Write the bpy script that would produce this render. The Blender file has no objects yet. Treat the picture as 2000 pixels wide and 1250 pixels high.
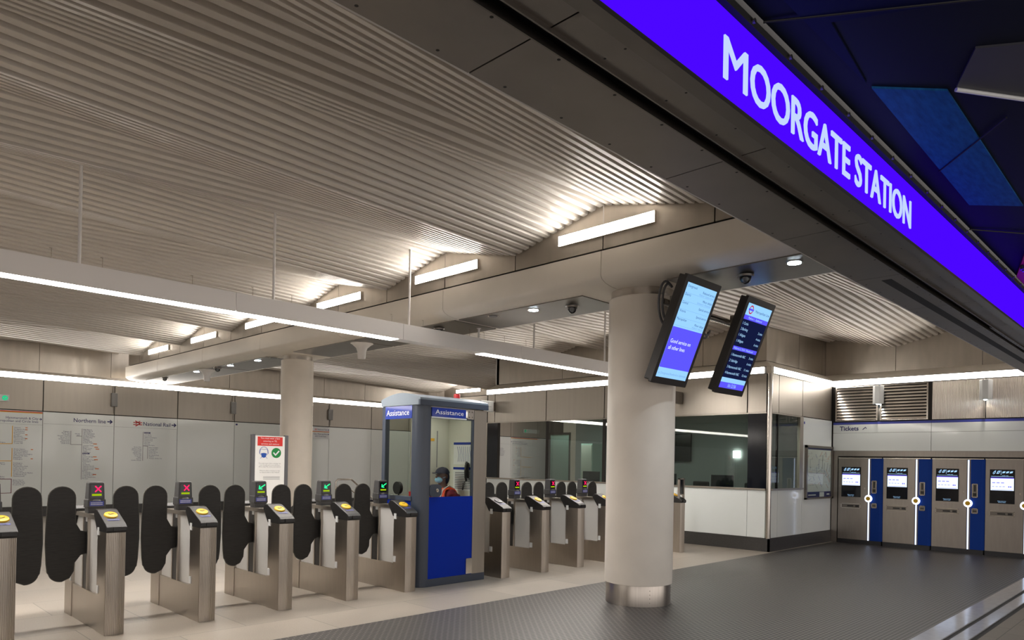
import bpy, bmesh, math, random
from mathutils import Vector, Matrix
random.seed(7)
S = bpy.context.scene
COL = S.collection
# ------------------------------------------------------------------ camera
H = 1.65
cd = bpy.data.cameras.new('camera')
cam = bpy.data.objects.new('camera', cd); COL.objects.link(cam)
cd.sensor_width = 36.0
cd.lens = 1388.8 / 2000 * 36.0
cd.shift_x = 0.0
cd.shift_y = 268.8 / 2000
cd.clip_start = 0.05; cd.clip_end = 200
def _rot(a, b, c):
    Ry = Matrix(((math.cos(a), 0, math.sin(a)), (0, 1, 0), (-math.sin(a), 0, math.cos(a))))
    Rx = Matrix(((1, 0, 0), (0, math.cos(b), -math.sin(b)), (0, math.sin(b), math.cos(b))))
    Rz = Matrix(((math.cos(c), -math.sin(c), 0), (math.sin(c), math.cos(c), 0), (0, 0, 1)))
    return Rz @ Rx @ Ry
W2C = _rot(-0.79152457, -0.00605434, 0.0186083) @ Matrix(((1, 0, 0), (0, 0, -1), (0, 1, 0)))
r_, d_, f_ = W2C[0], W2C[1], W2C[2]
M = Matrix(((r_[0], -d_[0], -f_[0], 0), (r_[1], -d_[1], -f_[1], 0), (r_[2], -d_[2], -f_[2], H), (0, 0, 0, 1)))
cam.matrix_world = M
S.camera = cam
# ------------------------------------------------------------------ world, exposure
S.view_settings.view_transform = 'Standard'
S.view_settings.look = 'None'
S.view_settings.exposure = 0.15
S.view_settings.gamma = 1.0
S.view_settings.use_curve_mapping = False
wd = bpy.data.worlds.new('night'); S.world = wd; wd.use_nodes = True
bg = wd.node_tree.nodes['Background']
bg.inputs[0].default_value = (0.62, 0.57, 0.53, 1); bg.inputs[1].default_value = 2.2
STRIP = 18.0        # wall and gantry strips
BAR = 30.0          # bars on the beams
WARM = (1.0, 0.935, 0.855)
# ------------------------------------------------------------------ materials
def lin(c):
    return c / 12.92 if c <= 0.04045 else ((c + 0.055) / 1.055) ** 2.4
def rgb(r, g, b):
    return (lin(r / 255), lin(g / 255), lin(b / 255), 1)
MATS = {}
def nodes(m):
    m.use_nodes = True
    return m.node_tree, m.node_tree.nodes['Principled BSDF']
def mat(name, col, rough=0.5, metal=0.0, var=0.0, vscale=(1, 1, 1), vs=8.0, coat=0.0, spec=0.5, rvar=0.0, bump=0.0):
    m = bpy.data.materials.new(name); MATS[name] = m
    t, b = nodes(m)
    b.inputs['Base Color'].default_value = col
    b.inputs['Roughness'].default_value = rough
    b.inputs['Metallic'].default_value = metal
    b.inputs['Specular IOR Level'].default_value = spec
    b.inputs['Coat Weight'].default_value = coat
    b.inputs['Coat Roughness'].default_value = 0.05
    if var or rvar or bump:
        tc = t.nodes.new('ShaderNodeTexCoord'); mp = t.nodes.new('ShaderNodeMapping')
        mp.inputs['Scale'].default_value = vscale
        nz = t.nodes.new('ShaderNodeTexNoise'); nz.inputs['Scale'].default_value = vs; nz.inputs['Detail'].default_value = 4
        t.links.new(tc.outputs['Object'], mp.inputs[0]); t.links.new(mp.outputs[0], nz.inputs['Vector'])
        if var:
            mr = t.nodes.new('ShaderNodeMapRange'); mr.inputs[1].default_value = 0.3; mr.inputs[2].default_value = 0.7
            mr.inputs[3].default_value = 1 - var; mr.inputs[4].default_value = 1 + var
            t.links.new(nz.outputs['Fac'], mr.inputs[0])
            mx = t.nodes.new('ShaderNodeVectorMath'); mx.operation = 'SCALE'
            mx.inputs[0].default_value = col[:3]
            t.links.new(mr.outputs[0], mx.inputs['Scale']); t.links.new(mx.outputs[0], b.inputs['Base Color'])
        if rvar:
            m2 = t.nodes.new('ShaderNodeMapRange'); m2.inputs[1].default_value = 0.3; m2.inputs[2].default_value = 0.7
            m2.inputs[3].default_value = max(0.02, rough - rvar); m2.inputs[4].default_value = rough + rvar
            t.links.new(nz.outputs['Fac'], m2.inputs[0]); t.links.new(m2.outputs[0], b.inputs['Roughness'])
        if bump:
            bp = t.nodes.new('ShaderNodeBump'); bp.inputs['Strength'].default_value = bump; bp.inputs['Distance'].default_value = 0.01
            t.links.new(nz.outputs['Fac'], bp.inputs['Height']); t.links.new(bp.outputs[0], b.inputs['Normal'])
    return m
def emit(name, col, s):
    m = bpy.data.materials.new(name); MATS[name] = m; m.use_nodes = True
    t = m.node_tree; t.nodes.clear()
    e = t.nodes.new('ShaderNodeEmission'); o = t.nodes.new('ShaderNodeOutputMaterial')
    e.inputs[0].default_value = (*col[:3], 1); e.inputs[1].default_value = s
    t.links.new(e.outputs[0], o.inputs[0])
    return m
def glass(name, tint, ior=1.5):
    m = bpy.data.materials.new(name); MATS[name] = m; m.use_nodes = True
    t = m.node_tree; t.nodes.clear()
    o = t.nodes.new('ShaderNodeOutputMaterial'); mx = t.nodes.new('ShaderNodeMixShader')
    tr = t.nodes.new('ShaderNodeBsdfTransparent'); gl = t.nodes.new('ShaderNodeBsdfGlossy'); fr = t.nodes.new('ShaderNodeFresnel')
    tr.inputs[0].default_value = (*tint, 1); gl.inputs['Roughness'].default_value = 0.01; fr.inputs[0].default_value = ior
    t.links.new(fr.outputs[0], mx.inputs[0]); t.links.new(tr.outputs[0], mx.inputs[1]); t.links.new(gl.outputs[0], mx.inputs[2])
    t.links.new(mx.outputs[0], o.inputs[0])
    return m
V1 = (6, 6, 0.25)      # vertical brushing
steel = mat('brushed_steel', (0.40, 0.365, 0.32, 1), 0.42, 1.0, var=0.04, vscale=(3, 3, 0.2), vs=5, rvar=0.04)
steel_up = mat('steel_upper', (0.46, 0.42, 0.37, 1), 0.38, 1.0, var=0.08, vscale=(2, 2, 0.5), vs=3, rvar=0.06)
steel_bright = mat('steel_polished', (0.62, 0.58, 0.53, 1), 0.22, 1.0)
steel_gate = mat('steel_gate', (0.47, 0.425, 0.375, 1), 0.34, 1.0, var=0.05, vscale=(9, 9, 0.6), vs=5, rvar=0.05)
steel_flute = mat('steel_fluted', (0.50, 0.46, 0.42, 1), 0.32, 1.0, var=0.06, vscale=V1, vs=9)
steel_dark = mat('steel_dark', (0.22, 0.20, 0.18, 1), 0.35, 1.0)
steel_machine = mat('steel_machine', (0.37, 0.335, 0.305, 1), 0.38, 1.0, var=0.05, vscale=(5, 5, 0.6), vs=5, rvar=0.05)
soffit_steel = mat('soffit_steel', (0.30, 0.275, 0.25, 1), 0.45, 1.0, var=0.15, vs=2.0, rvar=0.06)
inset_steel = mat('inset_steel', (0.24, 0.225, 0.205, 1), 0.34, 1.0, var=0.05, vs=3)
black_slot = mat('black_recess', (0.006, 0.006, 0.008, 1), 0.6)
dark_gap = mat('dark_gap', (0.02, 0.018, 0.016, 1), 0.7)
white_glass = mat('white_back_painted_glass', (0.80, 0.845, 0.84, 1), 0.12, 0.0, coat=0.3)
granite = mat('dark_granite', (0.055, 0.053, 0.052, 1), 0.35, var=0.25, vs=60)
plaster = mat('cream_cladding', (0.79, 0.735, 0.655, 1), 0.45, var=0.03, vs=2)
concrete = mat('pale_concrete', (0.74, 0.68, 0.605, 1), 0.65, var=0.04, vs=3.0, bump=0.04)
ceil_m = mat('ceiling_paint', (0.66, 0.615, 0.56, 1), 0.42, var=0.03, vs=1.2)
gantry_w = mat('gantry_white', (0.80, 0.77, 0.75, 1), 0.5)
frame_grey = mat('booth_grey', rgb(62, 70, 84), 0.35)
booth_roof = mat('booth_roof_grey', rgb(128, 138, 148), 0.4)
booth_blue = mat('booth_blue', rgb(0, 44, 165), 0.5, spec=0.15)
sign_blue = mat('sign_blue', rgb(10, 48, 150), 0.25, coat=0.4)
white_p = mat('white_print', rgb(225, 228, 232), 0.5)
white_pl = mat('white_plastic', rgb(210, 212, 212), 0.4)
navy_ink = mat('navy_ink', rgb(38, 42, 110), 0.5)
red_ink = mat('red_ink', rgb(208, 44, 38), 0.5)
yellow_ink = mat('yellow_ink', rgb(232, 176, 40), 0.5)
green_ink = mat('green_ink', rgb(14, 128, 60), 0.5)
blue_ink = mat('blue_ink', rgb(30, 80, 170), 0.5)
grey_ink = mat('grey_ink', rgb(120, 120, 128), 0.5)
orange_ink = mat('orange_ink', rgb(226, 120, 40), 0.5)
paper = mat('paper', rgb(232, 232, 230), 0.6)
cream_in = mat('booth_lining', (0.70, 0.69, 0.60, 1), 0.6)
black_pl = mat('black_plastic', (0.018, 0.017, 0.017, 1), 0.38)
head_pl = mat('dark_grey_plastic', (0.05, 0.05, 0.052, 1), 0.4)
rubber = mat('paddle_rubber', (0.022, 0.020, 0.018, 1), 0.55, var=0.3, vscale=(4, 4, 40), vs=3)
rubber_edge = mat('paddle_edge', (0.075, 0.07, 0.06, 1), 0.5)
yellow_pl = mat('reader_yellow', rgb(226, 178, 16), 0.4)
conduit_g = mat('conduit_grey', rgb(140, 140, 140), 0.45)
grey_pl = mat('reader_grey', rgb(92, 92, 96), 0.4)
label_blue = mat('label_blue', rgb(68, 78, 170), 0.4)
acrylic = mat('gate_white_panel', (0.55, 0.54, 0.52, 1), 0.22, coat=0.2)
machine_blue = mat('machine_blue', rgb(6, 58, 150), 0.5, spec=0.2)
machine_dark = mat('machine_plinth', (0.03, 0.03, 0.035, 1), 0.45)
screen_black = mat('screen_black', (0.004, 0.006, 0.012, 1), 0.1)
screen_case = mat('screen_case', (0.028, 0.025, 0.024, 1), 0.35)
strip_e = emit('strip_glow', WARM, STRIP)
bar_e = emit('bar_glow', WARM, BAR)
gantry_e = emit('gantry_glow', (1.0, 0.935, 0.865), 60.0)
down_e = emit('downlight_glow', (0.75, 0.90, 1.0), 40.0)
sign_e = emit('sign_glow', rgb(72, 6, 252), 1.0)
letter_e = emit('letter_glow', rgb(188, 206, 250), 1.0)
ring_e = emit('ring_glow', (0.72, 0.80, 1.0), 2.6)
stripe_e = emit('stripe_glow', (0.62, 0.74, 1.0), 1.9)
scr_white = emit('screen_white', rgb(222, 236, 255), 1.25)
scr_pale = emit('screen_pale_blue', rgb(150, 205, 255), 1.0)
scr_blue = emit('screen_blue', rgb(92, 84, 246), 1.0)
scr_violet = emit('screen_violet', rgb(112, 92, 240), 1.0)
scr_navy = emit('screen_navy', rgb(20, 26, 62), 0.9)
scr_txt = emit('screen_text', rgb(170, 215, 255), 1.0)
scr_ink = emit('screen_ink', rgb(40, 70, 120), 0.9)
scr_ink2 = emit('screen_soft_ink', rgb(120, 165, 215), 0.9)
scr_red = emit('screen_red', rgb(190, 36, 60), 1.0)
red_led = emit('red_led', (1.0, 0.01, 0.08), 2.2)
green_led = emit('green_led', (0.02, 1.0, 0.25), 1.8)
lime_led = emit('lime_bar', rgb(176, 206, 20), 0.75)
exit_e = emit('exit_green', rgb(40, 190, 130), 1.0)
office_e = emit('office_lamp', (0.90, 1.0, 0.94), 9.0)
booth_e = emit('booth_lamp', (1.0, 0.96, 0.85), 6.0)
glass_o = glass('office_glass', (0.80, 0.86, 0.83), 1.42)
glass_b = glass('booth_glass', (0.86, 0.91, 0.87), 1.22)
dome_glass = glass('dome_glass', (0.5, 0.5, 0.5), 1.6)
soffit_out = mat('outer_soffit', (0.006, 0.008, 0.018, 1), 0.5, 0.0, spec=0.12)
soffit_reflect = mat('outer_soffit_reflection', rgb(26, 84, 138), 0.5, spec=0.1, var=0.25, vscale=(2, 9, 2), vs=4)  # blue reflection in the dark soffit, put into the colour
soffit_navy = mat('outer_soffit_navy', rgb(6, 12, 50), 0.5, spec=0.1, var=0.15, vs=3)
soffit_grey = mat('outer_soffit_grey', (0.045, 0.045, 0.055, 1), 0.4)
red_pl = mat('red_plastic', rgb(190, 32, 40), 0.4)
stone = mat('threshold_stone', (0.62, 0.62, 0.64, 1), 0.12, var=0.06, vs=14)
skin_m = mat('skin', rgb(84, 46, 32), 0.5)
maroon = mat('maroon_cloth', rgb(100, 10, 34), 0.8)
hivis = mat('orange_hivis', rgb(250, 78, 16), 0.6)
silver = mat('reflective_tape', rgb(190, 190, 186), 0.4)
navy_cl = mat('navy_cloth', rgb(14, 20, 46), 0.8)
mask_m = mat('pale_blue_mask', rgb(140, 195, 225), 0.7)
trouser = mat('dark_trousers', rgb(30, 32, 42), 0.8)

def tile_mat(name, c1, c2, grout, sx, sy, rough, off=0.0, gw=0.004):
    m = bpy.data.materials.new(name); t, b = nodes(m)
    tc = t.nodes.new('ShaderNodeTexCoord'); mp = t.nodes.new('ShaderNodeMapping')
    br = t.nodes.new('ShaderNodeTexBrick'); br.offset = off; br.squash = 1.0
    br.inputs['Color1'].default_value = c1; br.inputs['Color2'].default_value = c2; br.inputs['Mortar'].default_value = grout
    br.inputs['Scale'].default_value = 1.0; br.inputs['Mortar Size'].default_value = gw
    br.inputs['Brick Width'].default_value = sx; br.inputs['Row Height'].default_value = sy
    br.inputs['Mortar Smooth'].default_value = 0.1
    nz = t.nodes.new('ShaderNodeTexNoise'); nz.inputs['Scale'].default_value = 90; nz.inputs['Detail'].default_value = 3
    n2 = t.nodes.new('ShaderNodeTexNoise'); n2.inputs['Scale'].default_value = 1.3; n2.inputs['Detail'].default_value = 4
    t.links.new(tc.outputs['Object'], mp.inputs[0]); t.links.new(mp.outputs[0], br.inputs['Vector'])
    t.links.new(tc.outputs['Object'], nz.inputs['Vector']); t.links.new(tc.outputs['Object'], n2.inputs['Vector'])
    add = t.nodes.new('ShaderNodeMath'); add.operation = 'ADD'
    t.links.new(nz.outputs['Fac'], add.inputs[0]); t.links.new(n2.outputs['Fac'], add.inputs[1])
    mr = t.nodes.new('ShaderNodeMapRange'); mr.inputs[1].default_value = 0.7; mr.inputs[2].default_value = 1.3
    mr.inputs[3].default_value = 0.86; mr.inputs[4].default_value = 1.12
    t.links.new(add.outputs[0], mr.inputs[0])
    sc = t.nodes.new('ShaderNodeVectorMath'); sc.operation = 'SCALE'
    t.links.new(br.outputs['Color'], sc.inputs[0]); t.links.new(mr.outputs[0], sc.inputs['Scale'])
    t.links.new(sc.outputs[0], b.inputs['Base Color'])
    r2 = t.nodes.new('ShaderNodeMapRange'); r2.inputs[3].default_value = rough - 0.08; r2.inputs[4].default_value = rough + 0.1
    t.links.new(n2.outputs['Fac'], r2.inputs[0]); t.links.new(r2.outputs[0], b.inputs['Roughness'])
    return m
floor_m = tile_mat('terrazzo_tiles', (0.385, 0.34, 0.288, 1), (0.325, 0.288, 0.245, 1), (0.17, 0.15, 0.13, 1), 1.26, 0.84, 0.36, 0.5)
pave_m = tile_mat('outer_paving', (0.23, 0.19, 0.15, 1), (0.19, 0.16, 0.13, 1), (0.08, 0.07, 0.06, 1), 0.6, 0.3, 0.5, 0.5)
def mat_mat():
    m = bpy.data.materials.new('ribbed_entrance_mat'); t, b = nodes(m)
    tc = t.nodes.new('ShaderNodeTexCoord'); sp = t.nodes.new('ShaderNodeSeparateXYZ')
    t.links.new(tc.outputs['Object'], sp.inputs[0])
    def saw(sock, freq):
        mu = t.nodes.new('ShaderNodeMath'); mu.operation = 'MULTIPLY'; mu.inputs[1].default_value = freq
        fr = t.nodes.new('ShaderNodeMath'); fr.operation = 'FRACT'
        t.links.new(sock, mu.inputs[0]); t.links.new(mu.outputs[0], fr.inputs[0])
        return fr.outputs[0]
    br = t.nodes.new('ShaderNodeTexBrick'); br.offset = 0.5; br.inputs['Scale'].default_value = 1.0
    br.inputs['Brick Width'].default_value = 0.075; br.inputs['Row Height'].default_value = 0.042
    br.inputs['Mortar Size'].default_value = 0.009; br.inputs['Mortar Smooth'].default_value = 0.3
    t.links.new(tc.outputs['Object'], br.inputs['Vector'])
    a = saw(sp.outputs['Y'], 1 / 0.042)
    ma = t.nodes.new('ShaderNodeMath'); ma.operation = 'SUBTRACT'; ma.inputs[0].default_value = 1.0
    t.links.new(br.outputs['Fac'], ma.inputs[1])
    mixc = t.nodes.new('ShaderNodeMix'); mixc.data_type = 'RGBA'
    mixc.inputs[6].default_value = (0.145, 0.133, 0.125, 1); mixc.inputs[7].default_value = (0.022, 0.020, 0.019, 1)
    t.links.new(ma.outputs[0], mixc.inputs[0]); t.links.new(mixc.outputs[2], b.inputs['Base Color'])
    b.inputs['Roughness'].default_value = 0.42; b.inputs['Metallic'].default_value = 0.25
    bp = t.nodes.new('ShaderNodeBump'); bp.inputs['Strength'].default_value = 0.5; bp.inputs['Distance'].default_value = 0.004; bp.invert = True
    t.links.new(ma.outputs[0], bp.inputs['Height']); t.links.new(bp.outputs[0], b.inputs['Normal'])
    return m
mat_m = mat_mat()
def ribbed_steel():
    m = bpy.data.materials.new('fine_ribbed_steel'); t, b = nodes(m)
    b.inputs['Base Color'].default_value = (0.55, 0.50, 0.44, 1); b.inputs['Metallic'].default_value = 1.0; b.inputs['Roughness'].default_value = 0.4
    tc = t.nodes.new('ShaderNodeTexCoord'); w = t.nodes.new('ShaderNodeTexWave'); w.bands_direction = 'Y'
    w.inputs['Scale'].default_value = 12.0
    t.links.new(tc.outputs['Object'], w.inputs['Vector'])
    bp = t.nodes.new('ShaderNodeBump'); bp.inputs['Strength'].default_value = 0.9; bp.inputs['Distance'].default_value = 0.012
    t.links.new(w.outputs['Fac'], bp.inputs['Height']); t.links.new(bp.outputs[0], b.inputs['Normal'])
    return m
steel_rib = ribbed_steel()
# ------------------------------------------------------------------ builders
LOC = {}
def wloc(o):
    return LOC.get(o.name, Vector((0, 0, 0))) if o is not None else Vector((0, 0, 0))
def tag(o, label=None, cat=None, group=None, kind=None):
    if label: o['label'] = label
    if cat: o['category'] = cat
    if group: o['group'] = group
    if kind: o['kind'] = kind
    return o
def thing(name, label, cat, loc=(0, 0, 0), group=None):
    o = bpy.data.objects.new(name, None); COL.objects.link(o)
    o.empty_display_size = 0.1; o.location = loc; LOC[o.name] = Vector(loc)
    return tag(o, label, cat, group)
class MB:
    def __init__(s):
        s.v = []; s.f = []; s.mi = []; s.cur = 0
    def add(s, vs, fs):
        b = len(s.v); s.v += [tuple(v) for v in vs]
        for f in fs:
            s.f.append([b + i for i in f]); s.mi.append(s.cur)
        return s
    def m(s, i):
        s.cur = i; return s
    def box(s, a, b):
        x0, y0, z0 = [min(a[i], b[i]) for i in range(3)]; x1, y1, z1 = [max(a[i], b[i]) for i in range(3)]
        return s.add([(x0, y0, z0), (x1, y0, z0), (x1, y1, z0), (x0, y1, z0), (x0, y0, z1), (x1, y0, z1), (x1, y1, z1), (x0, y1, z1)],
                     [(3, 2, 1, 0), (4, 5, 6, 7), (0, 1, 5, 4), (1, 2, 6, 5), (2, 3, 7, 6), (3, 0, 4, 7)])
    def ext(s, pts, o, u, v, n, d):
        """outline pts (in u,v) from o, extruded by d along n"""
        o, u, v, n = Vector(o), Vector(u), Vector(v), Vector(n)
        area = sum(pts[i][0] * pts[(i + 1) % len(pts)][1] - pts[(i + 1) % len(pts)][0] * pts[i][1] for i in range(len(pts)))
        flip = (u.cross(v).dot(n) * (1 if d >= 0 else -1) < 0) != (area < 0)
        k = len(pts)
        A = [o + u * p[0] + v * p[1] for p in pts]; B = [a + n * d for a in A]
        fs = [list(range(k - 1, -1, -1)), list(range(k, 2 * k))] + [(i, (i + 1) % k, k + (i + 1) % k, k + i) for i in range(k)]
        if flip: fs = [list(reversed(f)) for f in fs]
        return s.add(A + B, fs)
    def cyl(s, p0, p1, r0, r1=None, n=24, cap=True):
        r1 = r0 if r1 is None else r1
        p0, p1 = Vector(p0), Vector(p1); d = (p1 - p0).normalized()
        a = d.orthogonal().normalized(); b = d.cross(a)
        R = [(math.cos(2 * math.pi * i / n), math.sin(2 * math.pi * i / n)) for i in range(n)]
        vs = [p0 + (a * c + b * q) * r0 for c, q in R] + [p1 + (a * c + b * q) * r1 for c, q in R]
        fs = [(i, (i + 1) % n, n + (i + 1) % n, n + i) for i in range(n)]
        if cap: fs += [list(range(n - 1, -1, -1)), list(range(n, 2 * n))]
        return s.add(vs, fs)
    def lathe(s, prof, c, n=32):
        """prof (r,z) upwards about vertical axis at c"""
        vs = []; fs = []
        for r, z in prof:
            vs += [(c[0] + r * math.cos(2 * math.pi * i / n), c[1] + r * math.sin(2 * math.pi * i / n), c[2] + z) for i in range(n)]
        for j in range(len(prof) - 1):
            fs += [(j * n + i, j * n + (i + 1) % n, (j + 1) * n + (i + 1) % n, (j + 1) * n + i) for i in range(n)]
        fs += [list(range(n - 1, -1, -1)), [(len(prof) - 1) * n + i for i in range(n)]]
        return s.add(vs, fs)
    def tube(s, path, r, n=8):
        P = [Vector(p) for p in path]; vs = []; fs = []; a = None
        for i, p in enumerate(P):
            d = (P[min(i + 1, len(P) - 1)] - P[max(i - 1, 0)]).normalized()
            a = d.orthogonal().normalized() if a is None else (a - d * a.dot(d)).normalized()
            b = d.cross(a)
            vs += [p + (a * math.cos(2 * math.pi * k / n) + b * math.sin(2 * math.pi * k / n)) * r for k in range(n)]
        for i in range(len(P) - 1):
            fs += [(i * n + k, i * n + (k + 1) % n, (i + 1) * n + (k + 1) % n, (i + 1) * n + k) for k in range(n)]
        fs += [list(range(n - 1, -1, -1)), [(len(P) - 1) * n + k for k in range(n)]]
        return s.add(vs, fs)
    def text(s, body, o, u, v, cap, width=None, align='L', bold=0.0, n=None, depth=0.0, res=2, maxw=None):
        """lettering with cap height cap, baseline origin o, reading along u, up v"""
        c = bpy.data.curves.new('t', 'FONT'); c.body = body; c.size = 1.0; c.resolution_u = res; c.offset = bold
        if depth: c.extrude = 0.5
        ob = bpy.data.objects.new('t', c); COL.objects.link(ob)
        dg = bpy.context.evaluated_depsgraph_get(); me = bpy.data.meshes.new_from_object(ob.evaluated_get(dg))
        bpy.data.objects.remove(ob); bpy.data.curves.remove(c)
        if not me.vertices: return s
        xs = [q.co.x for q in me.vertices]; x0, x1 = min(xs), max(xs)
        sc = cap / 0.69; sx = sc
        if width: sx = width / (x1 - x0)
        elif maxw and (x1 - x0) * sc > maxw: sx = maxw / (x1 - x0)
        w = (x1 - x0) * sx; sh = {'L': 0, 'C': -w / 2, 'R': -w}[align]
        o, u, v = Vector(o), Vector(u), Vector(v); nn = Vector(n) if n is not None else u.cross(v)
        vs = [o + u * ((q.co.x - x0) * sx + sh) + v * (q.co.y * sc) + nn * (q.co.z * depth) for q in me.vertices]
        s.add(vs, [list(p.vertices) for p in me.polygons])
        bpy.data.meshes.remove(me)
        return s
    def rect(s, o, u, v, w, h):
        o, u, v = Vector(o), Vector(u), Vector(v)
        return s.add([o, o + u * w, o + u * w + v * h, o + v * h], [(0, 1, 2, 3)])
    def poly(s, pts, o, u, v):
        o, u, v = Vector(o), Vector(u), Vector(v)
        return s.add([o + u * a + v * b for a, b in pts], [list(range(len(pts)))])
    def mesh(s, name, mats, smooth=False, off=(0, 0, 0)):
        me = bpy.data.meshes.new(name)
        ox, oy, oz = off
        me.from_pydata([(x - ox, y - oy, z - oz) for x, y, z in s.v], [], s.f)
        for q in (mats if isinstance(mats, (list, tuple)) else [mats]): me.materials.append(q)
        me.polygons.foreach_set('material_index', s.mi)
        if smooth:
            me.polygons.foreach_set('use_smooth', [True] * len(me.polygons))
            try: me.set_sharp_from_angle(angle=math.radians(35))
            except Exception: pass
        me.update()
        return me
    def build(s, name, mats, parent=None, smooth=False, bevel=0.0, local=False):
        off = (0, 0, 0) if (local or parent is None) else wloc(parent)
        o = bpy.data.objects.new(name, s.mesh(name, mats, smooth, off)); COL.objects.link(o)
        if parent is not None:
            o.parent = parent; LOC[o.name] = Vector(wloc(parent))
        if bevel: bev(o, bevel)
        return o
def bev(o, w, seg=2):
    m = o.modifiers.new('soft_edge', 'BEVEL'); m.width = w; m.segments = seg; m.limit_method = 'ANGLE'; m.angle_limit = math.radians(40)
    return o
def struct(o, label=None):
    o['kind'] = 'structure'
    if label: o['label'] = label
    return o
def place(name, me, parent):
    o = bpy.data.objects.new(name, me); COL.objects.link(o); o.parent = parent; LOC[o.name] = Vector(wloc(parent)); return o
def rr(w, h, r, n=5, cx=0, cy=0):
    """rounded rectangle outline"""
    out = []
    for (sx, sy, a0) in ((1, 1, 0), (-1, 1, 90), (-1, -1, 180), (1, -1, 270)):
        for i in range(n + 1):
            a = math.radians(a0 + 90 * i / n)
            out.append((cx + sx * (w / 2 - r) + r * math.cos(a), cy + sy * (h / 2 - r) + r * math.sin(a)))
    return out
def circ(r, n=24, cx=0, cy=0, ry=None):
    ry = ry or r
    return [(cx + r * math.cos(2 * math.pi * i / n), cy + ry * math.sin(2 * math.pi * i / n)) for i in range(n)]
X, Y, Z = (1, 0, 0), (0, 1, 0), (0, 0, 1)
NX, NY = (-1, 0, 0), (0, -1, 0)
# ================================================================== STRUCTURE
YB = 21.85; YBU = 22.45           # back wall, its recessed upper part
XO = 13.30; XOU = 14.0            # ticket office glass wall
YO = 6.12; YOU = 6.55             # ticket office side wall
XT = 16.42; XTU = 17.1            # ticket machine wall
ZS0, ZS1, ZU = 3.475, 3.595, 3.82
RID, PER = 5.04, 2.83; HALF = PER / 2
ZH, ZL = 4.695, 4.38
# --- floors
b = MB().box((-20.2, 6.05, -0.12), (20, 23, 0)).build('floor', floor_m); struct(b, 'pale terrazzo tile floor')
b = MB().box((-20.2, 1.5, -0.14), (20, 6.05, -0.03)).build('floor_2', dark_gap); struct(b)
b = MB().box((-20.2, -5, -0.12), (20, 1.63, 0)).build('floor_3', pave_m); struct(b, 'tan paving outside the entrance')
b = MB().box((-20.2, 2.088, -0.03), (XT + 0.03, 6.05, 0.0)).build('entrance_mat', mat_m)
tag(b, 'wide dark ribbed entrance mat laid in the floor between threshold and ticket gates', 'mat')
b = MB().box((-20.2, 1.875, -0.03), (XT + 0.03, 2.087, 0.0)).box((-20.2, 1.69, -0.03), (XT + 0.03, 1.82, 0.0)).build('trim_1', stone)
struct(b, 'pale stone threshold strips at the entrance')
b = MB().box((-20.2, 1.82, -0.03), (XT + 0.03, 1.875, -0.012)).box((-20.2, 1.63, -0.03), (XT + 0.03, 1.69, -0.012)).build('trim_2', black_slot)
struct(b, 'dark grooves in the threshold')
# --- folded corrugated ceiling
def zfold(x, y, x0, x1, ridge_at_x1=True):
    t = (x - x0) / (x1 - x0)
    if not ridge_at_x1: t = 1 - t
    q = ((y - RID) % PER) / HALF; s = q if q <= 1 else 2 - q
    return ZH - (ZH - ZL) * abs(t + s - 1)
RIBP = HALF / 12
def ceiling(name, x0, x1, y0, y1, near1):
    ys = []
    k0 = int((y0 - RID) / RIBP) - 1
    prof = ((0.0, -0.066), (0.50, -0.066), (0.53, -0.060), (0.60, 0.0), (0.92, 0.0), (0.975, -0.060))
    k = k0
    while True:
        base = RID + k * RIBP
        if base > y1: break
        for f, dz in prof:
            y = base + f * RIBP
            if y0 <= y <= y1: ys.append((y, dz))
        k += 1
    V = []; F = []
    for y, dz in ys:
        q = ((y - RID) % PER) / HALF; s = q if q <= 1 else 2 - q
        s = min(max(s, 0.004), 0.996)
        tb = 1 - s; xb = x0 + (x1 - x0) * (tb if near1 else 1 - tb)
        for x in (x0, xb, x1): V.append((x, y, zfold(x, y, x0, x1, near1) + dz))
    for i in range(len(ys) - 1):
        a = i * 3
        F += [(a, a + 3, a + 4, a + 1), (a + 1, a + 4, a + 5, a + 2)]
    m = MB(); m.add(V, F)
    o = m.build(name, ceil_m); struct(o, 'folded corrugated metal ceiling')
    return o
ceiling('ceiling', -3.66, 6.54, 2.2, YBU, True)
ceiling('ceiling_3', -15.26, -5.06, 2.2, YBU, True)
ceiling('ceiling_4', -26.8, -16.6, 2.2, YBU, True)
ceiling('ceiling_2', 7.86, 18.06, 2.2, YBU, False)
# --- helpers for panelled walls
def slab(m, o, u, n, u0, u1, z0, z1, t0, t1):
    """box on a wall plane: u range, z range, from t0 to t1 along outward normal"""
    u = Vector(u); n = Vector(n); o = Vector(o)
    p = o + u * u0 + n * t0 + Vector((0, 0, z0)); q = o + u * u1 + n * t1 + Vector((0, 0, z1))
    return m.box(p, q)
def panel_row(parent, o, u, n, joints, z0, z1, mt, name, gap=0.006, t=0.02, bevel=0.0):
    out = []
    for a, c in zip(joints[:-1], joints[1:]):
        m = MB(); slab(m, o, u, n, a + gap, c - gap, z0, z1, -t, 0.0)
        out.append(m.build(name, mt, parent, bevel=bevel))
    return out
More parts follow.
